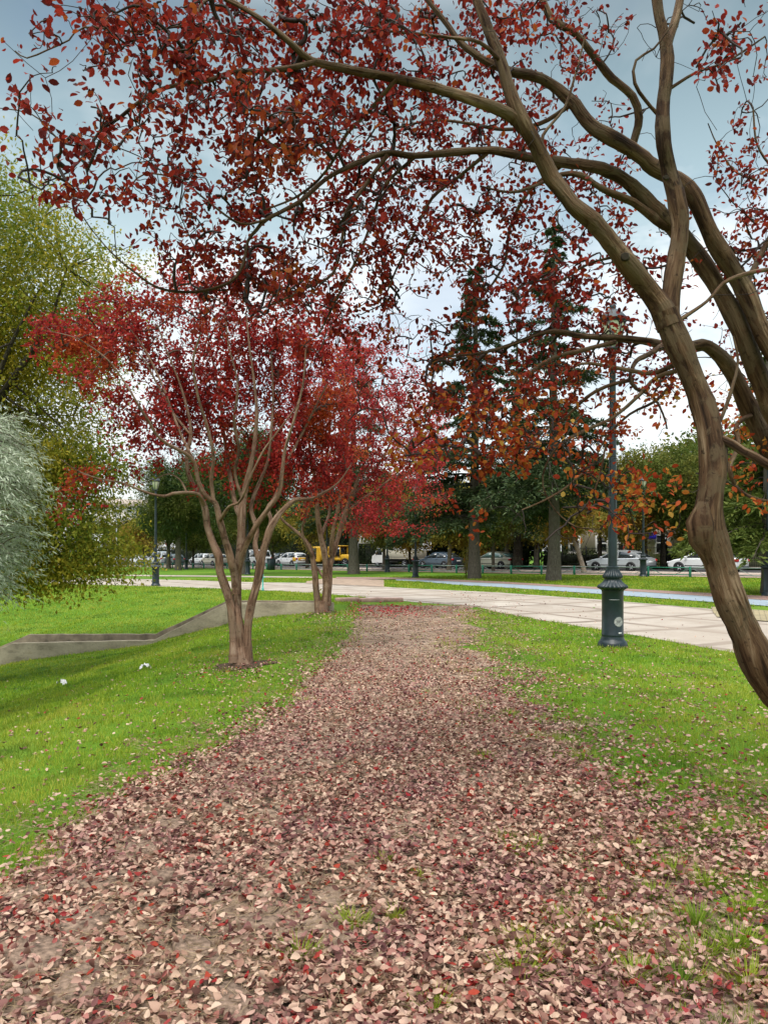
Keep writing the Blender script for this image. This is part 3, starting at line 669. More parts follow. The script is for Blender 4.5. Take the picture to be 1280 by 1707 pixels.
 st('branch', (950, 175, 4.8, 9), (900, 205, 4.9, 8), (840, 215, 5.0, 7), (780, 205, 5.0, 6), (720, 200, 5.0, 5), (650, 215, 5.0, 4)),
 st('branch', (838, 105, 4.0, 9), (800, 70, 3.9, 7), (750, 62, 3.9, 6), (690, 55, 3.85, 5), (620, 50, 3.8, 4), (560, 55, 3.8, 3)),
 st('branch', (905, 265, 4.08, 8), (905, 225, 4.1, 6), (940, 180, 4.15, 5), (960, 120, 4.15, 4), (975, 60, 4.15, 3)),
 st('branch', (815, 252, 4.75, 8), (770, 290, 4.8, 7), (720, 330, 4.85, 6), (690, 390, 4.9, 5), (660, 450, 4.9, 4), (640, 500, 4.9, 3)),
 st('branch', (940, 272, 4.9, 8), (880, 320, 5.0, 7), (850, 380, 5.1, 6), (840, 440, 5.1, 5), (800, 500, 5.1, 4), (760, 540, 5.1, 3)),
 st('branch', (1035, 425, 4.2, 6), (980, 440, 4.3, 5), (930, 470, 4.35, 4.5), (890, 480, 4.4, 4), (850, 510, 4.4, 3)),
]
allp_f = traced(root_f, stems, M['myrtle_bark'], .045, 18, .055)
# burl and old pruning scars on the trunk
kn = MB(); r0 = np.array(root_f.location)
kn.tube([sp(1172, 838, 4.16) - r0, sp(1166, 872, 4.15) - r0, sp(1168, 900, 4.16) - r0, sp(1182, 940, 4.18) - r0], [.03, .075, .07, .02], 12, .08, 9)
kn.build('burl', M['myrtle_bark'], root_f, smooth=True, fix=False)
for (px, py, d, w) in [(1042, 428, 4.15, 13), (1110, 296, 4.30, 8)]:
    mb = MB(); c = sp(px, py, d) - r0
    mb.tube([c, c + [-.006, -.022, -.004]], [w / F * d * .6, w / F * d * .45], 10, .12, int(px)); mb.build('scar', M['dark_bark'], root_f, smooth=True, fix=False)
GF = [
 [1,3,6,6,7,7,7,7,7,6,5,4,4,3,4,5],
 [2,2,5,7,7,7,7,7,6,5,4,4,4,2,4,4],
 [1,1,2,5,7,7,6,6,6,5,4,3,2,1,2,3],
 [2,1,2,5,6,7,7,7,6,6,5,3,2,0,1,5],
 [2,3,3,6,6,7,7,7,6,6,5,4,2,1,1,6],
 [1,4,4,4,5,7,8,8,7,7,6,4,3,2,2,6],
 [0,1,4,4,5,6,7,8,7,7,6,5,4,2,2,4],
 [0,0,2,5,6,7,7,6,6,6,6,5,4,3,2,5],
 [0,0,0,3,5,5,5,5,5,6,6,6,5,3,2,4],
 [0,0,0,0,0,0,1,2,5,6,7,7,6,3,2,2],
 [0,0,0,0,0,0,0,1,5,7,7,7,6,4,3,2],
 [0,0,0,0,0,0,0,1,6,7,7,6,5,5,2,3],
 [0,0,0,0,0,0,0,0,4,6,7,7,6,5,1,3],
 [0,0,0,0,0,0,0,0,0,2,5,7,7,4,0,2],
 [0,0,0,0,0,0,0,0,0,0,3,7,6,2,0,1]]
def fbm3c(P, seed, s):
    r = np.random.default_rng(seed); v = np.zeros(len(P))
    for k in range(4):
        q = norm(r.normal(0, 1, (2, 3)) * [1, 1, 1.8]); f = s * 1.7 ** k
        v += 1.5 ** -k * np.sin(P @ q[0] * f * 2 + r.uniform(0, 6)) * np.sin(P @ q[1] * f * 2.3 + r.uniform(0, 6))
    return v
def crown(root, allp, grid, x0, dx, y0, dy, n, sd, per, ln, wd, spread, mats, twigm, seed, power=1.25, low=None, bare=0, base_r=.0028, tpl=OVAL, flat=.6, thick=None, gap=None):
    r = np.random.default_rng(seed); inv = np.array(root.location)
    px, py = density_clusters(grid, x0, dx, y0, dy, n + bare, None, r, power)
    if bare: px[n:] += r.normal(0, 22, bare); py[n:] += r.normal(0, 22, bare)
    d = nearest_depth(allp, px, py) + r.normal(0, sd, len(px))
    dn = nearest_depth(thick, px, py) if thick is not None else None
    if thick is not None:      # keep foliage off the viewer's side of the thick limbs
        Q = np.concatenate(thick); u = CX + Q[:, 0] / Q[:, 1] * F; v = HY - (Q[:, 2] - EYE) / Q[:, 1] * F
        near = np.array([np.min((u - a) ** 2 + (v - b) ** 2) < 46 ** 2 for a, b in zip(px, py)])
        d = np.where(near & (d < dn + .12), dn + .15 + np.abs(d - dn), d)
    C = np.stack([(px - CX) / F * d, d, EYE - (py - HY) / F * d], -1)
    if gap is not None:
        g = fbm3c(C, seed, gap[1]); g = np.where(np.arange(len(C)) < n, g, 9); C = C[g > gap[0]]; n = int((g[:n] > gap[0]).sum())
    skel = np.concatenate(allp)
    paths, order, mb = grow(skel[skel[:, 2] > 1.0], C, r, base_r=base_r)
    mb.V = [v - inv for v in mb.V]
    mb.build('branchwork', twigm, root, smooth=True, fix=False)
    lp = [p for p, o in zip(paths, order) if o < n]
    P, D, Nn, l, w = leaves_on(lp, r, per, ln, wd, spread, flat)
    if low is None:
        scatter('crown', P - inv, D, Nn, l, w, tpl, mats[0], root)
    else:
        s = low(P) + r.normal(0, .12, len(P))
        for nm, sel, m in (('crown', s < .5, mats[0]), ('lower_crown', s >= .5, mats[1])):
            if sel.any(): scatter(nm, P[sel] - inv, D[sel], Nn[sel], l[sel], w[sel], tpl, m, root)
    return len(P)
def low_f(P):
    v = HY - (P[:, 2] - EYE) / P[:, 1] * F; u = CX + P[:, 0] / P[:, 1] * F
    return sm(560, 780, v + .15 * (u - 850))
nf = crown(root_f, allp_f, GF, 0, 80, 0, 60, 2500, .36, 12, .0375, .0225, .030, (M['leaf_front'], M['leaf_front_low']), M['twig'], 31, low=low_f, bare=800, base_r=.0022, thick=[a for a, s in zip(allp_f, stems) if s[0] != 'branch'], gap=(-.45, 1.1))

# ------------------------------------------------------------------ first red tree on the left
b1 = at(403, 1108); d1 = float(b1[1])
root_1 = thing('red_leaf_tree', 'nearer many-stemmed red tree on the left lawn beside the leafy path', 'tree', b1)
def s1(nm, *p): return (nm, [(a, b, d1 + c, w * float(np.interp(b, [930, 990, 1070, 1095, 1115], [.88, .74, .70, .82, 1.05]))) for a, b, c, w in p])
stems1 = [
 s1('trunk', (405, 1120, 0, 40), (403, 1098, 0, 32), (400, 1070, 0, 28), (396, 1040, 0, 26), (394, 1022, .02, 22), (394, 1006, .06, 14), (394, 996, .08, 6)),
 s1('stem', (391, 1104, -.05, 22), (389, 1060, -.05, 20), (387, 1025, -.04, 20), (382, 1000, -.03, 19), (374, 975, 0, 18), (366, 950, 0, 17), (365, 930, 0, 16), (356, 908, .05, 14), (346, 878, .1, 13), (342, 850, .1, 12), (333, 826, .15, 10), (318, 800, .2, 9), (312, 780, .2, 8), (312, 755, .25, 7), (318, 725, .3, 6), (314, 690, .35, 5), (300, 640, .4, 4), (280, 590, .4, 3), (262, 540, .4, 2)),
 s1('branch', (341, 843, .1, 8), (331, 824, -.1, 7), (312, 821, -.25, 6), (287, 823, -.4, 6), (274, 827, -.5, 5.5), (250, 823, -.6, 5), (217, 810, -.7, 4), (200, 804, -.75, 3.5), (165, 798, -.8, 3), (130, 785, -.8, 2), (100, 765, -.8, 1.5)),
 s1('stem', (393, 990, -.08, 18), (391, 958, -.1, 16), (387, 942, -.15, 15), (380, 914, -.2, 14), (373, 893, -.25, 13), (366, 865, -.3, 12), (358, 838, -.35, 10), (342, 826, -.4, 9), (330, 800, -.45, 8), (324, 770, -.5, 7), (308, 755, -.6, 6), (284, 743, -.7, 6), (262, 726, -.8, 5), (249, 704, -.9, 5), (228, 670, -1.0, 4), (212, 644, -1.0, 3.5), (180, 600, -1.0, 3), (130, 565, -1.0, 2), (85, 552, -1.0, 1.5)),
 s1('stem', (396, 1030, .08, 22), (395, 990, .1, 19), (396, 955, .12, 18), (401, 920, .15, 17), (402, 890, .2, 16), (403, 855, .2, 15), (406, 830, .25, 13), (412, 800, .3, 11), (420, 768, .3, 10), (425, 730, .4, 8), (428, 690, .4, 7), (424, 640, .5, 5), (416, 580, .5, 4), (410, 520, .6, 2.5)),
 s1('stem', (396, 955, -.05, 13), (404, 922, -.15, 12), (412, 903, -.2, 12), (421, 888, -.3, 11), (432, 868, -.35, 10), (450, 845, -.4, 9), (465, 822, -.45, 8), (470, 790, -.5, 7), (475, 750, -.5, 6), (490, 700, -.6, 5), (505, 640, -.6, 4), (510, 580, -.6, 3)),
 s1('stem', (411, 1106, 0, 24), (412, 1070, 0, 21), (413, 1045, .02, 20), (418, 1012, .03, 19), (426, 982, .05, 18), (432, 955, .08, 17), (435, 934, .1, 17), (442, 908, .1, 14), (449, 886, .1, 13), (458, 868, .1, 12), (474, 848, .15, 10), (492, 833, .2, 9), (518, 831, .25, 6), (545, 818, .3, 4), (565, 803, .35, 3), (585, 775, .4, 2)),
 s1('stem', (435, 938, .12, 14), (428, 922, .2, 11), (425, 905, .25, 10), (429, 888, .3, 9), (424, 868, .35, 9), (418, 845, .4, 8), (430, 810, .5, 7), (446, 770, .6, 6), (452, 720, .7, 5), (455, 660, .8, 4), (452, 590, .9, 3)),
 s1('branch', (448, 890, .1, 9), (452, 865, .25, 8), (446, 848, .3, 8), (458, 830, .4, 7), (468, 800, .45, 6), (478, 770, .5, 5), (500, 730, .6, 5), (520, 690, .6, 4), (545, 640, .6, 3)),
 s1('branch', (403, 870, .2, 10), (392, 840, .5, 9), (385, 800, .7, 8), (378, 760, .9, 7), (372, 710, 1.0, 6), (365, 650, 1.1, 5), (350, 580, 1.2, 3.5), (340, 520, 1.2, 2.5)),
 s1('branch', (357, 838, -.35, 8), (352, 800, -.4, 7), (356, 760, -.5, 6), (345, 710, -.6, 6), (330, 660, -.7, 5), (322, 600, -.8, 4), (335, 550, -.9, 3), (330, 500, -.9, 2)),
 s1('branch', (366, 870, -.3, 7), (382, 845, -.6, 6), (398, 838, -.8, 5), (408, 820, -.9, 5), (420, 790, -1.0, 4), (440, 750, -1.1, 3.5), (470, 710, -1.2, 3), (500, 670, -1.2, 2)),
 s1('branch', (318, 725, .3, 5), (290, 690, .4, 4.5), (262, 640, .5, 4), (240, 600, .5, 3), (200, 560, .5, 2), (150, 530, .5, 1.5)),
 s1('branch', (323, 768, -.5, 5), (300, 720, -.4, 5), (285, 680, -.3, 4), (270, 640, -.3, 4), (240, 580, -.2, 3), (210, 540, -.2, 2)),
 s1('branch', (405, 836, .25, 7), (392, 790, .2, 6), (398, 750, .1, 6), (390, 700, 0, 5), (396, 640, -.1, 4), (380, 570, -.1, 3), (376, 510, -.1, 2)),
 s1('branch', (312, 822, -.25, 4), (300, 800, -.1, 3), (280, 790, 0, 2.5), (255, 800, 0, 2), (230, 806, .05, 1.5)),
]
allp_1 = traced(root_1, stems1, M['myrtle_bark_pale'], .07, 14, .05)
G1 = [
 [0,0,1,3,4,5,4,4,4,4,4,2,1],
 [1,2,4,6,6,6,6,6,6,6,5,3,1],
 [4,7,7,7,7,7,7,7,7,7,7,5,3],
 [1,3,6,7,7,7,7,7,7,7,7,6,4],
 [0,0,4,6,6,7,7,8,8,8,8,7,5],
 [0,0,1,4,5,7,8,8,8,8,8,8,6],
 [0,0,0,2,4,6,7,8,8,8,8,8,6],
 [0,1,1,0,1,2,4,5,6,7,8,8,6],
 [0,3,3,1,0,0,1,1,2,3,5,7,5],
 [0,1,0,0,0,0,0,0,0,1,2,4,3]]
n1_ = crown(root_1, allp_1, G1, 60, 40, 460, 40, 2550, .65, 19, .066, .040, .060, (M['leaf_red'],), M['twig_pale'], 41, power=1.25, bare=200, base_r=.0026, tpl=RHOMB, flat=1.2, gap=(-.36, 1.6), thick=allp_1[:1] + allp_1[1:9])

# ------------------------------------------------------------------ second red tree, at the end of the channel
b2 = at(537, 1021); d2 = float(b2[1])
root_2 = thing('red_leaf_tree', 'farther pinkish red tree at the end of the concrete channel and leafy path', 'tree', b2)
def s2(nm, *p): return (nm, [(a, b, d2 + c, w) for a, b, c, w in p])
stems2 = [
 s2('trunk', (537, 1030, 0, 24), (537, 1016, 0, 22), (538, 1002, 0, 18)),
 s2('stem', (531, 1021, 0, 13), (528, 995, 0, 11), (525, 960, 0, 10), (521, 930, .1, 9), (515, 910, .1, 7), (503, 895, .1, 6), (490, 883, .1, 5), (472, 868, .1, 4), (460, 850, .1, 3)),
 s2('stem', (541, 1014, 0, 14), (544, 990, 0, 13), (544, 966, 0, 12), (541, 924, -.1, 10), (534, 892, -.1, 9), (529, 856, -.2, 8), (528, 820, -.3, 6), (520, 770, -.4, 5), (512, 720, -.5, 4), (505, 670, -.5, 3), (520, 600, -.5, 2)),
 s2('stem', (546, 1010, 0, 12), (548, 985, .05, 10), (551, 941, .1, 9), (560, 908, .2, 8), (566, 888, .3, 8), (574, 858, .3, 7), (584, 830, .4, 6), (600, 790, .5, 5), (615, 740, .6, 4), (620, 680, .6, 3), (610, 620, .6, 2)),
 s2('branch', (542, 966, 0, 6), (534, 955, .2, 5), (527, 946, .3, 4)),
 s2('branch', (551, 925, .05, 8), (555, 885, -.2, 7), (563, 850, -.3, 6), (570, 810, -.4, 5), (575, 760, -.4, 4), (580, 700, -.5, 4), (572, 640, -.5, 3), (560, 580, -.5, 2)),
 s2('branch', (535, 893, -.1, 6), (548, 860, .3, 5), (552, 820, .5, 5), (545, 770, .6, 4), (550, 710, .7, 3), (540, 640, .7, 2)),
 s2('branch', (575, 858, .3, 6), (600, 835, .1, 5), (630, 815, 0, 4), (660, 790, -.1, 3), (690, 760, -.1, 2)),
 s2('branch', (584, 832, .4, 5), (610, 800, .8, 4), (640, 760, 1.0, 4), (660, 710, 1.1, 3), (665, 660, 1.1, 2)),
 s2('branch', (521, 930, .1, 5), (508, 905, -.3, 4), (504, 880, -.4, 4), (512, 850, -.6, 3), (500, 820, -.7, 2)),
]
allp_2 = traced(root_2, stems2, M['myrtle_bark_pale'], .1, 12, .05)
G2 = [
 [2,4,6,5,3,1,0],
 [3,6,8,8,6,2,0],
 [3,6,9,9,7,4,1],
 [3,6,9,9,8,7,4],
 [3,6,9,9,9,9,7],
 [2,5,8,9,9,9,8],
 [1,4,7,9,9,9,6],
 [0,2,6,9,9,7,3],
 [0,0,2,7,7,3,1]]
crown(root_2, allp_2, G2, 460, 40, 545, 38, 1800, .9, 22, .078, .047, .085, (M['leaf_pink'],), M['twig_pale'], 51, power=1.1, bare=40, base_r=.0042, tpl=RHOMB, flat=1.2, gap=(-.35, 1.2))
# ================================================================== OTHER TREES
def fbm3(P, seed, s):
    r = np.random.default_rng(seed); v = np.zeros(len(P))
    for k in range(5):
        q = r.normal(0, 1, (3,)); q2 = r.normal(0, 1, 3); f = s * 1.7 ** k
        v += 1.5 ** -k * np.sin(P @ norm(q[None])[0] * f * 2 + r.uniform(0, 6)) * np.sin(P @ norm(q2[None])[0] * f * 2.3 + r.uniform(0, 6))
    return v
def broadleaf(name, label, base, height, rad, z0, mat, ls, ncl, per, tr, seed, bark, group=None, lean=(0, 0), asp=2.0, gap=-.25, squash=1.0, droop=0.0, tpl=RHOMB, sig=None, offs=(0, 0), limbs=8, topy=1.0, extra=()):
    r = np.random.default_rng(seed); b = np.array(base, float)
    root = thing(name, label, 'tree', b, 0, group)
    c = np.array([lean[0] + offs[0], lean[1] + offs[1], (z0 + height) / 2]); hz = (height - z0) / 2
    # trunk
    th = z0 + (height - z0) * .55
    tp = np.array([[lean[0] * t ** 1.3 + r.normal(0, .02) * t, lean[1] * t ** 1.3, -.2 + (th + .2) * t] for t in np.linspace(0, 1, 6)])
    tp4 = np.concatenate([tp, (tr * np.array([1.35, 1.05, .92, .8, .6, .3]))[:, None]], 1); S = spline(tp4, .25)
    MB().tube(S[:, :3], S[:, 3], 12, .06, seed).build('trunk', bark, root, smooth=True, fix=False)
    allp = [S[:, :3]]; mb = MB()
    for i in range(limbs):
        a = i * 2.4 + r.uniform(-.4, .4); k = r.uniform(.35, .95); p0 = S[int(len(S) * k) - 1, :3]; r0 = S[int(len(S) * k) - 1, 3] * .6
        e = c + np.array([math.cos(a) * rad * .7, math.sin(a) * rad * .7, hz * r.uniform(-.3, .7)])
        m = (p0 + e) / 2 + [0, 0, .12 * rad] + r.normal(0, .06 * rad, 3)
        Q = spline(np.concatenate([np.stack([p0, m, e]), np.array([[r0], [r0 * .55], [r0 * .15]])], 1), .3)
        mb.tube(Q[:, :3], Q[:, 3], 6, 0, i, cap=False); allp.append(Q[:, :3])
    # clusters
    n = ncl * 4; d = rdir(n, r); q = r.uniform(0, 1, n) ** .42
    top = np.where(d[:, 2] > 0, topy, 1.0)
    C = c + d * np.stack([np.full(n, rad), np.full(n, rad), hz * top], -1) * q[:, None] * (1 + .16 * fbm3(d * 2.2, seed, 1.0))[:, None]
    C = C[fbm3(C, seed + 1, 1.7 / rad) > gap][:ncl]; n = len(C)
    for ec, er, en in extra:
        C = np.concatenate([C, np.array(ec) + rdir(en, r) * np.array(er) * r.uniform(0, 1, (en, 1)) ** .45])
    n = len(C); sk = np.concatenate(allp)
    ci = r.choice(n, min(n, 160), replace=False)
    for j in ci:
        k = np.argmin(((sk - C[j]) ** 2).sum(1)); a = sk[k]; L = np.linalg.norm(C[j] - a)
        mb.tube(np.stack([a, (a + C[j]) / 2 + r.normal(0, .08 * L, 3), C[j]]), [.022, .014, .006], 4, cap=False)
    mb.build('branchwork', M['dark_bark'] if bark is not M['pale_bark'] else M['twig_pale'], root, smooth=True, fix=False)
    sig = sig or rad * .12
    idx = np.repeat(np.arange(n), r.poisson(per, n)); m = len(idx)
    off = r.normal(0, 1, (m, 3)) * [sig, sig, sig * squash]; P = C[idx] + off
    P[:, 2] -= droop * np.abs(off[:, :2]).sum(1)
    P[:, 2] = np.maximum(P[:, 2], .25)
    D = norm(r.normal(0, 1, (m, 3)) + norm(P - c) * .6 + [0, 0, -.2 - droop]); Nn = norm(r.normal(0, .8, (m, 3)) + [0, 0, .8])
    s = r.uniform(.6, 1.25, m)
    scatter('crown', P, D, Nn, ls * s, ls / asp * s, tpl, mat, root)
    return root
def cedar(name, label, base, height, rad, z0, mat, seed, tr, bark, group=None, dens=1.0, droop=.35, levels=26, nl=.30, topk=1.1):
    r = np.random.default_rng(seed); root = thing(name, label, 'tree', base, 0, group)
    zz = np.linspace(-.2, height, 14); rr = tr * (1 - np.clip(zz / height, 0, 1)) ** .75 + .02; rr[0] *= 1.35; rr[1] *= 1.08
    tp = np.stack([np.cumsum(r.normal(0, .015, 14)), np.cumsum(r.normal(0, .015, 14)), zz], -1)
    MB().tube(tp, rr, 12, .05, seed).build('trunk', bark, root, smooth=True, fix=False)
    mb = MB(); PP = []; DD = []
    mb.tube(tp, rr * .8, 6)      # the leader that carries the branches
    for lv in range(levels):
        t = lv / (levels - 1); zc = z0 + (height - z0 - .2) * t ** 1.05
        nb = int(r.integers(4, 7) * (1 if t < .3 else .72))
        for k in range(nb):
            a = r.uniform(0, 2 * PI); L = rad * ((1 - t) ** topk + .04) * r.uniform(.6, 1.12); z = zc + r.normal(0, .25) * (1 - t)
            u = np.array([math.cos(a), math.sin(a), 0]); w = np.array([-u[1], u[0], 0])
            s = np.linspace(0, 1, 7); ro = r.uniform(.0, .22)
            B = u[None] * (s * L)[:, None] + np.array([0, 0, 1])[None] * (z + L * (ro * s - droop * s ** 2.2))[:, None] + w[None] * (r.normal(0, .08) * L * s ** 2)[:, None]
            B[:, :2] += tp[min(13, int((z + .2) / height * 13)), :2]
            mb.tube(B, np.linspace(.028, .008, 7) * (1 + L * .25), 4, cap=False)
            nt_ = int((12 + L * 10) * dens)
            ts = r.uniform(.12, 1, nt_); bi = np.clip(ts * 6, 0, 5.999); i0 = bi.astype(int); p = B[i0] + (B[i0 + 1] - B[i0]) * (bi - i0)[:, None]
            side = r.choice([-1, 1], nt_); l2 = L * .34 * (1.1 - ts) ** .7 * r.uniform(.5, 1.1, nt_) + .15
            td = norm(u[None] * .75 + w[None] * side[:, None] * r.uniform(.5, 1.1, nt_)[:, None] + np.array([0, 0, -.12])[None] + r.normal(0, .08, (nt_, 3)))
            m = 7
            q = np.linspace(.1, 1, m)
            Pn = p[:, None] + td[:, None] * (l2[:, None] * q)[..., None] - np.array([0, 0, 1]) * (l2[:, None] * q ** 2 * droop * .8)[..., None]
            Pn = Pn.reshape(-1, 3) + r.normal(0, .03, (nt_ * m, 3))
            PP.append(Pn); DD.append(np.repeat(td, m, 0))
    mb.build('branchwork', M['dark_bark'], root, smooth=True, fix=False)
    P = np.concatenate(PP); D = norm(np.concatenate(DD) + r.normal(0, .45, (len(P), 3)) + [0, 0, -.1]); Nn = norm(r.normal(0, .35, (len(P), 3)) + [0, 0, 1])
    s = r.uniform(.6, 1.2, len(P))
    scatter('crown', P, D, Nn, nl * s, nl * .30 * s, RHOMB, mat, root)
    return root
B = lambda px, py: at(px, py)
def G(px, d): x = (px - CX) / F * d; return np.array([x, d, float(H(x, d))])
# left edge: the tall olive tree and the silver-leaved one
broadleaf('broadleaf_tree', 'tall olive green tree turning yellow below, at the left edge behind the silver leaved tree', G(-40, 15.5), 10.6, 3.25, 3.0, M['leaf_elm'], .088, 2500, 44, .2, 61, M['dark_bark'], asp=2.1, gap=-.30, offs=(-.15, 0), sig=.30, squash=.5, droop=.25, topy=1.0, extra=[((1.0, -.2, 4.3), (1.2, 1, .9), 200), ((1.55, -.4, 3.5), (1.6, 1.3, 1.3), 330), ((2.5, -.3, 2.6), (.9, .8, .35), 70), ((1.5, -.6, 2.35), (1.0, .8, .35), 70), ((2.2, -.3, 4.6), (1.0, .9, .5), 90), ((.7, -.8, 2.7), (1.0, .8, .5), 110)])
# weeping silver tree: long hanging sprays of narrow leaves
rs = np.random.default_rng(71); bs = G(-128, 9.6); ts = thing('silver_leaf_tree', 'pale silver leaved tree with narrow willowy leaves at the left edge of the lawn', 'tree', bs)
S = spline(np.array([[0, 0, -.2, .11], [.03, 0, .8, .09], [-.05, .05, 2.2, .07], [0, 0, 3.4, .04]]), .2)
MB().tube(S[:, :3], S[:, 3], 10, .06, 3).build('trunk', M['grey_bark'], ts, smooth=True, fix=False)
mb = MB(); P_ = []; D_ = []
for i in range(1500):
    a = rs.uniform(0, 2 * PI); e = rs.uniform(-1.0, 1.1); q = rs.uniform(.5, 1) ** .5
    ce = np.array([math.cos(a) * 1.02 * math.cos(e), math.sin(a) * 1.02 * math.cos(e), 2.9 + 1.2 * math.sin(e)]) * np.array([q, q, 1]) * np.array([1, 1, 1]) * (1 + .16 * math.sin(3 * a + 2) * math.cos(5 * e + a))
    o = norm(np.array([math.cos(a), math.sin(a), .55 + rs.normal(0, .3)])[None])[0]; L = rs.uniform(.35, .7)
    s = np.linspace(0, 1, 15)[:, None]; arc = ce + o * L * s + np.array([0, 0, -.62 * L]) * s ** 2 + rs.normal(0, .05, 3) * s
    if i % 3 == 0: mb.tube(arc[::2], np.linspace(.006, .002, 8), 4, cap=False)
    for rep in range(2): P_.append(arc + rs.normal(0, .02, (15, 3))); D_.append(norm(np.gradient(arc, axis=0)) + rs.normal(0, .5, (15, 3)))
for i in range(9):
    a = i * .8; e = np.array([math.cos(a) * .8, math.sin(a) * .8, rs.uniform(2.2, 3.9)]); mb.tube(np.stack([S[len(S) // 2, :3], e * [.5, .5, .9], e]), [.04, .025, .01], 5, cap=False)
mb.build('branchwork', M['twig_pale'], ts, smooth=True, fix=False)
P_ = np.concatenate(P_); D_ = np.concatenate(D_); n = len(P_)
scatter('crown', P_, D_, rdir(n, rs, .6), .088 * rs.uniform(.7, 1.2, n), .016, SLIM, M['leaf_silver'], ts)

# cedars on the far lawn
cedar('cedar_tree', 'dark layered cedar just left of the pale gold saloon, its trunk on the far lawn', B(790, 965), 17.6, 5.4, 3.4, M['needle'], 81, .30, M['grey_bark'], 'cedars on the far lawn', dens=1.45, droop=.32, levels=27, topk=1.05)
cedar('cedar_tree', 'tall cedar whose grey trunk stands between the pale gold saloon and the big lamp post', B(922, 968), 18.2, 4.8, 4.0, M['needle'], 82, .30, M['grey_bark'], 'cedars on the far lawn', droop=.36, levels=26, topk=1.05, dens=1.25)
cedar('cedar_tree', 'tall dark conifer behind the farther red tree, its thick trunk right of the yellow machines', B(590, 957), 17.5, 5.0, 4.4, M['needle'], 83, .33, M['grey_bark'], 'cedars on the far lawn', levels=26)
cedar('cedar_tree', 'light green drooping cedar beside the lamp post at the right edge', B(1283, 990), 9.0, 3.0, 2.2, M['needle_lime'], 84, .22, M['grey_bark'], 'cedars on the far lawn', levels=16, dens=1.2, droop=.42)
cedar('cedar_tree', 'dark cedar rising behind the canopy between the two layered cedars', G(862, 62), 21, 3.8, 3.0, M['needle'], 85, .3, M['dark_bark'], 'cedars beyond the railing', levels=24)
# pines at the left
for k, (px, py, h, rd, z0, tr, lab) in enumerate([(297, 950.5, 11.5, 3.9, 3.4, .27, 'bushy dark green pine behind the left park lamp, nearest of the left pines'), (281, 948, 8.5, 3.0, 3.4, .22, 'smaller pine with a slim trunk left of the nearest pine'),
        (408, 957.5, 11.0, 3.8, 3.4, .27, 'dark pine whose pale trunk shows between the stems of the first red tree')]):
    broadleaf('pine_tree', lab, B(px, py), h, rd, z0, M['needle_pine'], .30, 1100, 40, tr, 90 + k, M['grey_bark'], 'pines on the far left lawn', asp=4.5, gap=-.3, sig=.4, limbs=10)
# street trees along the pavement
ST = [(748, 2.6, 6.6, 2.4, 'yellowing street tree with a pale trunk in front of the blue saloon', 'leaf_yellow', 'pale_bark', (.25, 0), .16),
      (777, 3.4, 5.8, 1.7, 'slim pale leaning street trunk behind the blue saloon', 'leaf_yellow', 'pale_bark', (.5, 0), .13),
      (822, 1.6, 6.2, 2.2, 'slim street tree in front of the pale gold saloon', 'leaf_green', 'grey_bark', (0, 0), .11),
      (844, 12.6, 6.8, 2.3, 'yellow green street tree with a whitewashed foot behind the pale gold saloon', 'leaf_yellow', 'pale_bark', (.1, 0), .19),
      (893, 12.0, 6.5, 2.3, 'golden street tree with a pale trunk left of the leaning one', 'leaf_yellow', 'pale_bark', (.25, 0), .19),
      (975, 3.2, 6.2, 2.1, 'street tree with a strongly leaning bare pale trunk in front of the silver hatchback', 'leaf_yellow', 'pale_bark', (-1.5, .6), .15),
      (1050, 11.6, 6.6, 2.5, 'rounded golden tree behind the silver hatchback and the lamp post', 'leaf_yellow', 'dark_bark', (0, 0), .15),
      (1150, 12.5, 8.4, 3.0, 'green tree behind the white saloon', 'leaf_green', 'dark_bark', (0, 0), .18),
      (1225, 12.0, 8.6, 2.7, 'yellow green tree right of the leaning red tree trunk, before the cream building', 'leaf_green', 'dark_bark', (0, 0), .18),
      (1105, 15.0, 8.8, 2.6, 'tall yellowish tree over the cream building roof', 'leaf_yellow', 'dark_bark', (0, 0), .18),
      (640, 3.2, 6.2, 2.3, 'street tree between the cream lorry and the railing', 'leaf_green', 'grey_bark', (0, 0), .13),
      (683, 3.0, 6.0, 2.2, 'thin street tree in front of the lorry load bed', 'leaf_yellow', 'dark_bark', (0, 0), .11),
      (512, 3.2, 6.8, 2.9, 'yellow green street tree above the yellow machines', 'leaf_yellow', 'dark_bark', (0, 0), .15),
      (455, 3.0, 6.4, 2.8, 'street tree with a thin dark trunk by the white and yellow taxi', 'leaf_green', 'dark_bark', (0, 0), .13),
      (366, 3.0, 6.4, 2.9, 'small green street tree by the beige estate car', 'leaf_green', 'dark_bark', (0, 0), .13),
      (322, 3.0, 6.0, 2.6, 'small street tree left of the far lamp and the white car', 'leaf_green', 'dark_bark', (0, 0), .13),
      (240, 2.6, 6.2, 2.6, 'young golden green tree with a thin dark trunk by the far white car', 'leaf_yellow', 'dark_bark', (0, 0), .13),
      (221, 2.6, 5.2, 2.4, 'young golden tree left of the thin dark trunked one', 'leaf_yellow', 'dark_bark', (0, 0), .12)]
for k, (px, offp, h, rd, lab, lm, bk, ln, tr) in enumerate(ST):
    p = street(px, offp); far = p[1]
    broadleaf('street_tree', lab, p, h, rd, h * .32, M[lm], .23, 520, 30, tr, 120 + k, M[bk], 'trees along the street', lean=ln, gap=-.2, sig=.36, squash=.7, limbs=6)
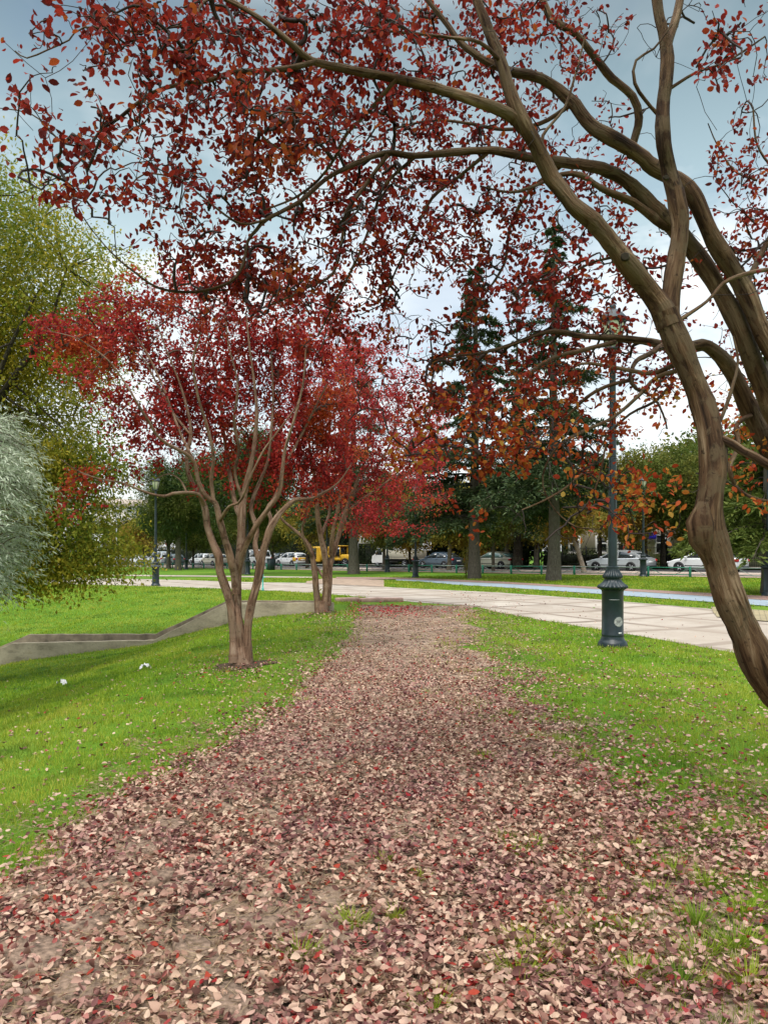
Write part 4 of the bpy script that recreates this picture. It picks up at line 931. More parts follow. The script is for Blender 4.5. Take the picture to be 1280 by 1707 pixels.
# sapling by the cedar trunk and the sprig in the second red tree
for nm, lab, b, h in (('sapling', 'small yellow green sapling at the foot of the dark layered cedar', at(777, 963), 2.0), ('shrub_sprig', 'small leafy shoot between the stems of the farther red tree', at(534.5, 1019), .85)):
    r = np.random.default_rng(int(h * 10)); e = thing(nm, lab, 'plant', b)
    mb = MB(); C = []
    for i in range(5):
        a = r.uniform(0, 6.28); tip = np.array([math.cos(a) * .16 * h, math.sin(a) * .16 * h, h * r.uniform(.7, 1)]); L = np.stack([np.zeros(3), tip * [.3, .3, .5], tip]); mb.tube(L, [.012, .008, .003], 5, cap=False)
        C.append(spline(np.concatenate([L, L[:, :1]], 1), .05)[:, :3][6:])
    mb.build('stem', M['twig_pale'], e, smooth=True, fix=False); C = np.concatenate(C); C = np.repeat(C, 4, 0) + r.normal(0, .05 * h, (len(C) * 4, 3))
    scatter('leaves', C, rdir(len(C), r), rdir(len(C), r, .5), .09, .045, RHOMB, M['leaf_yellow'], e)
for k, (px, of, h, rd, lab, lm) in enumerate([(655, 8.0, 9.2, 3.4, 'yellow green tree filling the gap left of the dark layered cedar', 'leaf_yellow'), (705, 9.0, 8.8, 3.2, 'green tree over the blue saloon left of the cedar', 'leaf_green'),
        (1000, 9.5, 8.8, 3.2, 'golden tree behind the big near lamp post', 'leaf_yellow'), (1075, 9.0, 9.0, 3.0, 'green gold tree between the silver hatchback and the white saloon', 'leaf_green'), (868, 8.5, 8.6, 3.2, 'green tree between the two layered cedars', 'leaf_green')]):
    broadleaf('street_tree', lab, street(px, of + 5), h, rd, h * .36, M[lm], .25, 620, 30, .16, 160 + k, M['dark_bark'], 'trees along the street', gap=-.25, sig=.42, squash=.7, limbs=7)
# far trees and hedges behind the street
FT = [(60, 26, 12, 5.0, 'leaf_green'), (150, 22, 9.4, 4.6, 'leaf_green'), (218, 21, 8.0, 4.4, 'leaf_dark'), (310, 24, 11, 5.4, 'leaf_dark'), (395, 24, 11.5, 5.4, 'leaf_dark'), (470, 24, 10, 4.6, 'leaf_dark'), (540, 23, 10.5, 4.4, 'leaf_dark'),
      (610, 22, 10.0, 4.0, 'leaf_dark'), (665, 21, 9.5, 3.6, 'leaf_dark'), (712, 21, 8.2, 3.2, 'leaf_yellow'), (765, 20, 8.0, 3.2, 'leaf_dark'), (815, 19, 8.2, 3.2, 'leaf_yellow'), (872, 19, 9.0, 3.0, 'leaf_dark'), (1195, 20, 11.0, 3.4, 'leaf_green'), (1290, 22, 11.0, 3.6, 'leaf_green')]
words_ = ['at the left edge behind the olive tree', 'behind the white notice board', 'behind the far white cars', 'behind the nearest pine', 'behind the pale pine trunk', 'behind the dark hatchback', 'behind the yellow machines', 'behind the red and white banner', 'behind the cream lorry', 'behind the lorry rack', 'behind the blue saloon', 'behind the pale gold saloon', 'left of the cream building', 'over the cream building behind the leaning trunk', 'over the cream building at the right edge']
for k, (px, of, h, rd, lm) in enumerate(FT):
    broadleaf('background_tree', {'leaf_dark': 'dark evergreen tree ', 'leaf_green': 'green tree ', 'leaf_yellow': 'yellowish tree '}[lm] + words_[k], street(px, of), h, rd, 1.0, M[lm], .42, 620, 26, .22, 200 + k, M['dark_bark'], 'trees beyond the street', gap=-.4, sig=.6, limbs=6)
def hedge(label, pa, pb, off, h, th, seed, mat='leaf_dark'):
    a, b = street(pa, off), street(pb, off); L = np.linalg.norm(b - a); rz = math.atan2(b[1] - a[1], b[0] - a[0])
    r = np.random.default_rng(seed); e = thing('hedge', label, 'hedge', (a + b) / 2, rz, 'hedges beyond the street')
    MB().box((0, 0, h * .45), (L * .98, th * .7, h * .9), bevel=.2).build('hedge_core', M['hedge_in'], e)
    n = int(L * h * 85); P = np.stack([r.uniform(-L / 2, L / 2, n), r.uniform(-th / 2, th / 2, n), r.uniform(0, h, n)], -1)
    P[:, 2] *= 1 + .12 * np.sin(P[:, 0] * 1.3 + seed) + .06 * np.sin(P[:, 0] * 4); k = r.uniform(0, 1, n)
    P[:, 1] = np.where(k < .7, np.sign(P[:, 1]) * th / 2 + r.normal(0, .06, n), P[:, 1]); P[:, 2] = np.where((k > .7), h * (1 + .1 * np.sin(P[:, 0] * 1.3 + seed)) + r.normal(0, .08, n), P[:, 2])
    scatter('leaves', P, rdir(n, r), rdir(n, r, .6), .22, .12, RHOMB, M[mat], e)
hedge('long dark hedge behind the far white cars at the left', 150, 345, 20.5, 2.6, 1.2, 301)
hedge('dark hedge behind the white van and the taxi', 345, 520, 20.5, 3.6, 1.2, 302)
hedge('tall dark hedge behind the yellow machines', 520, 612, 20.0, 4.2, 1.4, 303)
hedge('dark hedge behind the cream lorry', 612, 700, 19.0, 4.2, 1.4, 304)
hedge('black green hedge behind the blue saloon', 700, 800, 18.5, 4.0, 1.4, 305)
hedge('dark hedge behind the pale gold saloon', 800, 880, 18.5, 3.6, 1.4, 306)
hedge('low dark hedge inside the iron fence at the right', 905, 1000, 18.6, 1.2, .8, 307)
hedge('low dark shrubs inside the iron fence by the white saloon', 1100, 1150, 18.8, 1.3, .8, 308)

# ================================================================== LAMP POSTS
def lamp_proto():
    e = thing('street_lamp', 'big dark green cast iron lamp post with a round white emblem, on the right lawn', 'lamp post', at(1021, 1078))
    prof = [(.2, -.12), (.236, -.12), (.240, .03), (.232, .06), (.222, .085), (.205, .10), (.188, .125), (.178, .16), (.175, .18), (.179, .19), (.179, .205), (.173, .215), (.172, .90), (.178, .91), (.178, .925)]
    MB().lathe(prof, 48).build('pedestal', M['lamp_paint'], e, auto=35)
    P2 = [(.178, .925), (.200, .945), (.232, .962), (.240, .985), (.226, 1.005), (.185, 1.035), (.150, 1.07), (.132, 1.10), (.135, 1.115), (.150, 1.13), (.157, 1.15), (.150, 1.175), (.132, 1.20), (.113, 1.24), (.104, 1.275), (.106, 1.29), (.106, 1.31), (.09, 1.32)]
    MB().lathe(P2, 120, lobe={1: (20, .06), 2: (20, .09), 3: (20, .10), 4: (20, .10), 5: (20, .09), 6: (20, .07), 9: (20, .08), 10: (20, .11), 11: (20, .11), 12: (20, .10), 13: (20, .08)}).build('collar', M['lamp_paint'], e, auto=50)
    MB().lathe([(.074, 1.32), (.070, 2.0), (.070, 2.1), (.078, 2.11), (.078, 2.16), (.068, 2.17), (.062, 3.0), (.054, 3.9), (.050, 4.6), (.062, 4.62), (.062, 4.68), (.045, 4.70), (.04, 4.82)], 20).build('pole', M['lamp_paint'], e, auto=40)
    ln = MB().lathe([(.03, 4.82), (.09, 4.84), (.13, 4.87), (.135, 4.9), (.12, 4.91)], 6).build('lantern_base', M['lamp_paint'], e)
    gl = MB().lathe([(.10, 4.905), (.195, 5.30), (.195, 5.32)], 6).build('lantern_glass', M['lamp_glass'], e)
    fr = MB()
    for k in range(6):
        a = k * PI / 3; fr.tube([[.112 * math.cos(a), .112 * math.sin(a), 4.9], [.205 * math.cos(a), .205 * math.sin(a), 5.32]], [.012, .012], 5)
    fr.lathe([(.19, 5.315), (.225, 5.318), (.225, 5.345), (.19, 5.35)], 6)
    fr.build('lantern_frame', M['lamp_paint'], e)
    MB().lathe([(.225, 5.346), (.24, 5.36), (.21, 5.41), (.16, 5.47), (.09, 5.52), (.05, 5.55), (.06, 5.58), (.045, 5.62), (.02, 5.64), (.028, 5.68), (.01, 5.74)], 24).build('lantern_roof', M['lamp_paint'], e, auto=40)
    # access door lines facing the path
    def patch(a0, a1, z0, z1, r, n=8, z=None):
        aa = np.linspace(a0, a1, n); mb = MB()
        V = np.concatenate([np.stack([rr * np.cos(aa), rr * np.sin(aa), np.full(n, zz)], -1) for rr, zz in ((r, z0), (r, z1), (r - .02, z1), (r - .02, z0))])
        return mb.add(V, [(k * n + i, k * n + i + 1, ((k + 1) % 4) * n + i + 1, ((k + 1) % 4) * n + i) for k in range(4) for i in range(n - 1)] + [(0, n, 2 * n, 3 * n), (n - 1, 4 * n - 1, 3 * n - 1, 2 * n - 1)])
    patch(-PI / 2 - .6, -PI / 2 + .35, .772, .781, .178, 12).build('door_trim', M['steel'], e)
    patch(-PI / 2 + .28, -PI / 2 + .62, .222, .246, .1765, 6).build('plate', M['white'], e)
    return e
lamp0 = lamp_proto()
LAMPS = [(1281, 994, 'dark lamp post at the right edge beside the light green cedar'), (1072, 962, 'lamp post on the far lawn in front of the rounded golden tree'), (692.5, 963, 'lamp post on the far lawn left of the dark layered cedar'),
         (645.5, 954, 'slim lamp post in front of the cream lorry'), (259.5, 977, 'lamp post on the left lawn beside the pale path, before the pines'), (413, 958, 'lamp post seen between the stems of the nearer red tree'), (310.5, 949, 'small far lamp post by the left pine trunks'),
         (545, 957, 'lamp post seen behind the farther red tree by the yellow machines')]
for px, py, lab in LAMPS:
    c = copy_tree(lamp0); c.location = tuple(at(px, py)); tag(c, lab)
    c.rotation_euler = (0, 0, px * .01)
for o in [lamp0] + [o for o in COL.objects if o.name.startswith('street_lamp.')]: o['group'] = 'park lamp posts'
# round emblem (ring, inner rosette, ring of lettering-like marks) on the near pedestal
em = MB(); ca = -PI / 2 + .30; rr = .1765; ez = .42
def curved(u, v, d=0.0): a = ca + u / rr; return [(rr + d) * math.cos(a), (rr + d) * math.sin(a), ez + v]
def disc(mb, r0, r1, d, n=40, cu=0, cv=0, a0=0, a1=2 * PI):
    aa = np.linspace(a0, a1, n + 1)
    V = [curved(cu + r0 * math.cos(a), cv + r0 * math.sin(a), d) for a in aa] + [curved(cu + r1 * math.cos(a), cv + r1 * math.sin(a), d) for a in aa]
    mb.add(np.array(V), [(i, i + 1, n + 2 + i, n + 1 + i) for i in range(n)])
emo = MB(); disc(emo, .0, .078, .0015); e1 = emo.build('emblem', M['white'], lamp0)
mk = MB(); disc(mk, .068, .073, .003); disc(mk, .036, .041, .003); disc(mk, .0, .009, .003, 12)
for k in range(22):
    if k % 11 in (0,): continue
    a = k * 2 * PI / 22; disc(mk, .047, .062, .003, 2, 0, 0, a - .07, a + .06)
for k in range(6): a = k * PI / 3; disc(mk, .006, .010, .003, 8, .021 * math.cos(a), .021 * math.sin(a))
disc(mk, .026, .031, .003, 12, 0, 0, .3, 1.2); disc(mk, .026, .031, .003, 12, 0, 0, 2.4, 3.6)
mk.build('emblem_marks', M['black'], e1)

# ================================================================== RAILING, FENCE, BUILDING
rail = thing('railing', 'low green metal railing with crossed bars between the far lawn and the street', 'railing', (*SP0, float(H(*SP0))))
iv = np.array(rail.location); ps = [street_t(t, 0) for t in np.arange(-18.5, 78, 2.45)]
for i, p in enumerate(ps): MB().box(p - iv + [0, 0, .27], (.11, .11, .62), SANG, bevel=.015).build('post', M['rail_green'], rail)
for i, (p, q) in enumerate(zip(ps[:-1], ps[1:])):
    p = p - iv; q = q - iv; mb = MB(); u = norm((q - p)[None])[0] * .07
    for z in (.52, .14): mb.tube([p + u + [0, 0, z], q - u + [0, 0, z]], [.032, .032], 6)
    m = (p + q) / 2
    mb.tube([p + u + [0, 0, .48], p + (q - p) * .33 + [0, 0, .17]], [.014, .014], 4); mb.tube([q - u + [0, 0, .48], p + (q - p) * .67 + [0, 0, .17]], [.014, .014], 4)
    mb.build('rail', M['rail_green'] if i % 4 == 1 else M['rail_pale'], rail)
fen = thing('iron_fence', 'tall black iron bar fence in front of the cream building', 'fence', street(1080, 17.4)); iv = np.array(fen.location)
ta, tb = -8.0, 17.0; fp = [street_t(t, 17.4) - iv for t in np.linspace(ta, tb, 11)]
for p in fp: MB().box(p + [0, 0, .85], (.09, .09, 1.9), SANG).build('post', M['iron'], fen)
for p, q in zip(fp[:-1], fp[1:]):
    mb = MB()
    for z in (.25, 1.6): mb.tube([p + [0, 0, z], q + [0, 0, z]], [.022, .022], 4)
    for k in range(1, 16): c = p + (q - p) * k / 16; mb.tube([c + [0, 0, .12], c + [0, 0, 1.75]], [.014, .012], 4)
    mb.build('bar_panel', M['iron'], fen)
MB().prism([fp[0] + [0, 0, -.3], fp[-1] + [0, 0, -.3], fp[-1] + [0, 0, .13], fp[0] + [0, 0, .13]], (*(SN * .2), 0)).build('plinth', M['concrete'], fen)
def building(label, t0, t1, off, h, wall, rows, nwin, depth=10, roof=True, winh=1.5, wz=1.15, gap=3.2, seed=0, big=(), roof_m='roof_tile'):
    c = street_t((t0 + t1) / 2, off); e = thing('building', label, 'building', c, SANG)      # local x along the street, y away from it is negative SN side
    L = abs(t1 - t0); s = -1.0     # local -y is away from the street
    MB().box((0, s * depth / 2, h / 2 - .5), (L, depth, h + 1)).build('wall', wall, e)
    if roof:
        rf = MB().prism([(-L / 2 - .5, .55, h + .003), (-L / 2 - .5, s * depth - .5, h + .003), (-L / 2 - .5, s * depth / 2, h + 2.2)], (L + 1, 0, 0)).build('roof', M[roof_m], e)
        MB().box((L * .2, s * depth * .4, h + 1.8), (.8, .8, 1.6), bevel=.03).build('chimney', M['wall_pale'], rf)
    for rrw in range(rows):
        for i in range(nwin):
            x = -L / 2 + L * (i + .5) / nwin; w = 2.6 if i in big else 1.15; z = wz + rrw * gap
            f = MB()
            for dx in (-w / 2, w / 2, *((0.0,) if w > 2 else ())): f.box((x + dx, .03, z + winh / 2), (.16, .12, winh + .16), bevel=.01)
            for dz in (0, winh * .55, winh): f.box((x, .028, z + dz), (w + .1, .10, .12), bevel=.01)
            fo = f.build('window', M['white'], e)
            MB().box((x, .008, z + winh / 2), (w, .03, winh)).build('pane', M['glass'], fo)
            MB().box((x, .07, z - .11), (w + .35, .22, .07), bevel=.01).build('sill', M['wall_pale'], fo)
    return e
bld = building('long low cream building with white framed windows behind the iron fence', -9, 17.5, 21.5, 6.2, M['wall_cream'], 2, 9, big=(1, 6), gap=3.1)
for x in (-9.6, -3.2, 2.1, 6.5): MB().box((x, .05, 3), (.3, .12, 6.3), bevel=.02).build('pilaster', M['wall_pale'], bld)
for x, z in ((-6.5, 1.3), (0.6, 1.3), (5, 2.2), (7.4, 1.1)): MB().box((x, .09, z), (.55, .2, .4), bevel=.03).build('vent_box', M['steel'], bld)
sg = MB().box((0, 0, 0), (1.1, .1, .55), SANG, bevel=.02).build('sign', M['bluesign']); p = street(1084, 21.2)
sg.location = tuple(p + [0, 0, 2.6]); tag(sg, 'small glowing blue sign on the cream building wall beside the lamp post', 'sign')
e = building('pale multi storey apartment block rising above the trees in the gap at the left', 60, 72, 62, 13.0, M['wall_pale'], 4, 4, depth=12, gap=3.3, wz=1.6, roof_m='kerb')
e.location = tuple(G(205, 185)); e.rotation_euler = (0, 0, PI + .35)
e = building('dark low building behind the notice board at the far left', 0, 14, 40, 4.5, M['steel'], 1, 5, depth=8, roof=False); e.location = tuple(street(172, 24)); e.rotation_euler = (0, 0, SANG)

# ================================================================== SIGNS AND SMALL STREET THINGS
def sign_on_posts(name, label, px, off, w, h, z, face, posts, cat='sign', post_r=.05):
    p = street(px, off); e = thing(name, label, cat, p, SANG + .75)
    MB().box((0, 0, z), (w, .08, h), bevel=.015).build('board', face, e)
    for x in posts: MB().lathe([(post_r, -.1), (post_r, z - h / 2 + .1)], 10, c=(x, .03, 0)).build('post', M['steel'], e)
    return e
sign_on_posts('notice_board', 'large blank white notice board on a post at the far left', 162.5, -3.5, 1.35, 2.1, 3.1, M['white'], (0,))
sign_on_posts('street_sign', 'small white sign on a thin post right of the notice board', 176.5, -3.0, .5, .32, 2.15, M['white'], (0,))
ban = sign_on_posts('banner', 'red and white banner hung high beside the cream lorry', 617, 13.5, 2.5, .95, 2.9, M['white'], (-1.3, 1.3))
for dx, z in ((0, 3.1), (-.1, 2.72)): MB().box((dx, -.047, z), (2.1 if z > 3 else 1.7, .012, .2)).build('lettering_strip', M['redsign'], ban)
e = thing('utility_pole', 'tall thin pale pole right of the white notice board', 'pole', street(194.5, -1.5)); MB().lathe([(.16, -.1), (.16, .6), (.11, .65), (.085, 7.4)], 10).build('shaft', M['steel'], e); MB().box((.5, 0, 7.3), (1.2, .1, .12), bevel=.02).build('arm', M['steel'], e)
e = thing('traffic_sign', 'small red sign fixed on a dark post by the pine trunk at the left', 'sign', street(280, -.8)); MB().lathe([(.04, -.1), (.04, 2.9)], 8).build('post', M['steel'], e)
MB().lathe([(.3, -.02), (.3, .02)], 16, axis='y', c=(0, -.06, 2.75)).build('disc', M['redsign'], e)
e = thing('hydrant_post', 'slim turquoise post on the lawn edge between the two red trees', 'post', at(438, 985)); MB().lathe([(.05, -.1), (.05, .12), (.032, .14), (.03, .62), (.045, .64), (.04, .7), (.01, .72)], 12).build('pipe', M['turquoise'], e)
MB().lathe([(.02, -.06), (.02, .06)], 10, axis='x', c=(.05, 0, .58)).build('outlet', M['turquoise'], e)
e = thing('litter_bin', 'dark square litter bin at the end of the green railing', 'bin', street(452, -.6), SANG); MB().box((0, 0, .5), (.55, .55, 1.0), bevel=.04, taper=1.1).build('body', M['lamp_paint'], e); MB().box((0, 0, 1.04), (.66, .66, .07), bevel=.02).build('lid', M['black'], e)
for px, py, lab in ((242, 1117, 'crumpled white paper scrap on the lawn left of the nearer red tree'), (103, 1142, 'small white paper scrap on the grass near the left edge')):
    r = np.random.default_rng(px); p = at(px, py); gxx, gyy = np.meshgrid(np.linspace(-.085, .085, 9), np.linspace(-.045, .045, 6)); zz = .05 + r.normal(0, .018, gxx.shape) + .02 * np.cos(gxx * 30)
    V = np.stack([gxx + r.normal(0, .008, gxx.shape), gyy + r.normal(0, .008, gxx.shape), zz], -1).reshape(-1, 3); n = 9
    o = MB().add(V, [(j * n + i, j * n + i + 1, j * n + n + i + 1, j * n + n + i) for j in range(5) for i in range(8)]).build('paper_scrap', M['paper']); o.location = tuple(p); o.rotation_euler = (0, 0, px * .3); tag(o, lab, 'litter')
for k, (px, off) in enumerate([(798, 18.2), (826, 18.2), (857, 18.2), (902, 17.9), (767, 18.4), (1016, 18.0)]):
    e = thing('globe_lamp', 'small white globe lamp ' + ['left of the dark layered cedar trunk over the hedge', 'above the pale gold saloon bonnet', 'above the pale gold saloon roof', 'left of the second cedar trunk', 'over the blue saloon', 'over the silver hatchback'][k], 'lamp', street(px, off), 0, 'globe lamps by the hedge')
    MB().lathe([(.03, -.1), (.025, 2.85)], 8).build('stem', M['iron'], e); MB().lathe([(.01, 2.85), (.10, 2.88), (.15, 3.0), (.10, 3.12), (.01, 3.15)], 12).build('globe', M['white'], e, smooth=True)

# ================================================================== VEHICLES
def paint(name, col, metal=.3): 
    if name not in M: M[name] = simple(name, col, .28, metal, .04, 2, .5, coat=.6)
    return M[name]
SED = dict(L=4.55, W=.88, body=[(-2.27, .70, .42, .78), (-2.2, .80, .30, .94), (-1.7, .86, .22, .99), (-.9, .88, .19, .95), (.7, .88, .19, .93), (1.2, .87, .20, .92), (1.8, .84, .22, .82), (2.15, .76, .28, .70), (2.27, .62, .40, .56)],
           cab=[(-1.85, .95), (-1.15, 1.32), (-.75, 1.42), (-.1, 1.45), (.3, 1.40), (1.25, .91)], wh=(-1.3, 1.38), rw=.32)
HAT = dict(SED, cab=[(-2.0, .96), (-1.45, 1.30), (-.85, 1.44), (-.1, 1.46), (.35, 1.41), (1.25, .91)])
EST = dict(SED, L=4.4, body=[(-2.2, .74, .40, .85), (-2.15, .83, .28, 1.02), (-1.5, .87, .22, 1.02), (-.9, .88, .2, 1.0), (.7, .88, .2, .98), (1.2, .87, .2, .96), (1.8, .84, .22, .86), (2.1, .77, .28, .74), (2.2, .64, .4, .6)],
           cab=[(-2.1, .98), (-1.8, 1.45), (-1.2, 1.56), (-.1, 1.57), (.3, 1.52), (1.2, .95)], rw=.33)
VAN = dict(SED, L=4.8, W=.93, body=[(-2.4, .85, .35, 1.05), (-2.35, .92, .28, 1.12), (-1.5, .93, .25, 1.12), (0, .93, .25, 1.1), (1.0, .92, .25, 1.08), (1.7, .90, .26, 1.0), (2.2, .82, .3, .86), (2.4, .7, .4, .66)],
           cab=[(-2.36, 1.08), (-2.25, 1.80), (-1.9, 1.92), (-.1, 1.95), (.6, 1.88), (1.65, 1.0)], wh=(-1.45, 1.5), rw=.33)
def wheel(e, x, y, rw):
    sgn = 1 if y > 0 else -1
    w = MB().lathe([(rw * .62, -.09), (rw * .95, -.10), (rw, -.06), (rw, .06), (rw * .95, .10), (rw * .62, .09)], 22, (x, y, rw), 'y').build('wheel', M['tyre'], e, auto=40)
    rb = MB().lathe([(rw * .1, .02), (rw * .64, .06), (rw * .66, .095), (rw * .60, .10), (rw * .55, .075), (rw * .14, .07), (rw * .12, .1), (.01, .1)], 20, (0, 0, 0), 'y')
    for k in range(5):
        a = k * 2 * PI / 5; rb.tube([[rw * .12 * math.cos(a), -.085, rw * .12 * math.sin(a)], [rw * .6 * math.cos(a), -.085, rw * .6 * math.sin(a)]], [.035, .03], 5)
    rb.V = [v * np.array([1, -sgn, 1]) + np.array([x, y, rw]) for v in rb.V]
    rb.build('rim', M['alloy'], w)
def car(label, pos, spec, mat, cat='car', glass='car_glass', name='parked_car', rz=None, panel=None):
    e = thing(name, label, cat, pos, SANG if rz is None else rz, 'vehicles parked along the street')
    mb = MB(); st_ = spec['body']; ring = []
    for x, w, zb, zt in st_:
        ring.append([(x, y * w, z) for y, z in ((-.85, zb), (-1, zb + .14), (-1.0, zb + (zt - zb) * .55), (-.97, zt - .07), (-.86, zt), (0, zt + .025), (.86, zt), (.97, zt - .07), (1.0, zb + (zt - zb) * .55), (1, zb + .14), (.85, zb))])
    V = np.array(ring).reshape(-1, 3); n = 11; m = len(st_)
    Fc = [(k * n + i, k * n + (i + 1) % n, (k + 1) * n + (i + 1) % n, (k + 1) * n + i) for k in range(m - 1) for i in range(n)] + [tuple(range(n)), tuple((m - 1) * n + i for i in range(n - 1, -1, -1))]
    mb.add(V, Fc); cab = spec['cab']; W = spec['W']; zr = max(z for _, z in cab); zb = min(z for _, z in cab)
    yw = lambda z: W * (.90 - .22 * (z - zb) / (zr - zb))
    C = [[(x, -yw(z), z), (x, -yw(z) * .8, z + .02), (x, yw(z) * .8, z + .02), (x, yw(z), z)] for x, z in cab]
    base = [(x, s * yw(zb), zb - .06) for s in (-1, 1) for x, _ in cab]
    V = np.array(C).reshape(-1, 3); k_ = len(cab)
    Fc = [(a * 4 + j, a * 4 + j + 1, a * 4 + 5 + j, a * 4 + 4 + j) for a in range(k_ - 1) for j in range(3)] + [tuple(a * 4 for a in range(k_)), tuple(a * 4 + 3 for a in range(k_ - 1, -1, -1))]
    mb.add(V, Fc); mb.build('body', mat, e, auto=28)
    # glass: side windows, windscreen, rear window
    def lerp(x):
        return float(np.interp(x, [c[0] for c in cab], [c[1] for c in cab]))
    xr, xf = cab[0][0], cab[-1][0]; xm = -.25
    for s in (-1, 1):
        for x0, x1 in ((xr + .42, xm - .045), (xm + .045, xf - .22)):
            xs = np.linspace(x0, x1, 7); top = [max(min(lerp(x) - .085, zr - .09), zb + .035) for x in xs]
            P = [(x, z) for x, z in zip(xs, top)] + [(x1, zb + .03), (x0, zb + .03)]
            g_ = MB().prism([(x, s * (yw(z) + .008), z) for x, z in P], (0, -s * .02, 0)); g_.build('side_window', M[glass], e)
    for nm, (xa, za), (xb, zb2) in (('windscreen', cab[-2], cab[-1]), ('rear_window', cab[1], cab[0])):
        sg_ = 1 if nm == 'windscreen' else -1; nrm = np.array([abs(zb2 - za), 0, abs(xb - xa) * 1.0]); nrm = nrm / np.linalg.norm(nrm); nrm[0] *= sg_
        L_ = [(xa + (xb - xa) * t, za + (zb2 - za) * t) for t in (.10, .92)]
        P = [(L_[0][0], -yw(L_[0][1]) * .84, L_[0][1] + .015), (L_[0][0], yw(L_[0][1]) * .84, L_[0][1] + .015), (L_[1][0], yw(L_[1][1]) * .88, L_[1][1] + .015), (L_[1][0], -yw(L_[1][1]) * .88, L_[1][1] + .015)]
        MB().prism(np.array(P) + nrm * .008, -nrm * .03).build(nm, M[glass], e)
    for x in spec['wh']:
        for s in (-1, 1):
            MB().lathe([(spec['rw'] * 1.18, -.012), (spec['rw'] * 1.18, .012)], 22, (x, s * (W - .004), spec['rw'] * 1.02), 'y').build('wheel_arch', M['black'], e)
            wheel(e, x, s * (W - .075), spec['rw'])
    xb, xf_ = st_[0][0], st_[-1][0]; wb = st_[1][1]; zt = st_[1][3]
    for s in (-1, 1):
        MB().box((xb + .13, s * (wb - .075), zt - .14), (.30, .22, .17), bevel=.03).build('tail_light', M['taillight'], e)
        MB().box((xf_ - .16, s * (st_[-2][1] - .12), st_[-2][3] - .06), (.30, .24, .13), bevel=.03).build('headlight', M['headlight'], e)
        MB().box((xf - .35, s * (W + .07), zb + .07), (.14, .2, .13), bevel=.03).build('mirror', mat, e)
        MB().box((-.35, s * (W + .004), zb - .12), (.18, .02, .03)).build('handle', M['black'], e)
        MB().box((.0, s * (W + .002), .46), (2.0, .014, .05)).build('side_trim', M['black'], e)
    MB().box((xb - .005, 0, zt - .26), (.03, .52, .12), bevel=.005).build('number_plate', M['white'], e)
    MB().box((xb + .06, 0, .40), (.20, wb * 1.86, .10), bevel=.03).build('bumper_strip', M['black'], e)
    if panel:
        for s in (-1, 1): MB().box((xb + .42, s * (W + .003), zt - .22), (.62, .02, .42), bevel=.005).build('wing_panel', M[panel], e)
        MB().box((xb - .008, 0, zt - .18), (.02, 1.2, .34), bevel=.004).build('boot_panel', M[panel], e)
    return e
car('white saloon with chrome wheels parked behind the leaning red tree trunk', street(1178, 7.0), SED, paint('car_white', (.68, .70, .70), 0))
car('silver hatchback parked behind the big near lamp post', street(1034, 7.4), HAT, paint('car_silver', (.50, .53, .55), .5))
car('pale gold green saloon parked between the two cedar trunks', street(826, 10.0), SED, paint('car_gold', (.33, .33, .25), .5), glass='car_glass_green')
car('dark steel blue saloon parked behind the pale street trunk', street(734, 10.0), SED, paint('car_blue', (.055, .085, .12), .5))
car('white taxi hatchback with yellow rear panels by the green railing', street(486, 11), EST, paint('car_white', (.68, .70, .70), 0), panel='yellow_paint')
car('dark grey hatchback parked in front of the white taxi', street(464, 13), EST, paint('car_dark', (.02, .022, .025), .3))
car('white van parked behind the far pine trunk and lamp', street(424, 9), VAN, paint('car_white', (.68, .70, .70), 0), 'van', name='parked_van')
car('beige estate car right of the small far lamp post', street(356, 8), EST, paint('car_beige', (.42, .39, .30), .3))
car('white hatchback just left of the beige estate car', street(336, 11), EST, paint('car_white', (.68, .70, .70), 0))
car('light silver van left of the pine trunks', street(266, 8.5), VAN, paint('car_silver', (.50, .53, .55), .5), 'van', name='parked_van')
car('dark green car between the pine trunks', street(287, 9), EST, paint('car_green', (.03, .06, .055), .3))
car('white saloon left of the light silver van', street(232, 8.5), SED, paint('car_white', (.68, .70, .70), 0))
car('silver saloon at the far left right of the tall thin pole', street(206, 9), SED, paint('car_silver', (.50, .53, .55), .5))
car('white car farthest left beside the notice board', street(183, 9), SED, paint('car_white', (.68, .70, .70), 0))
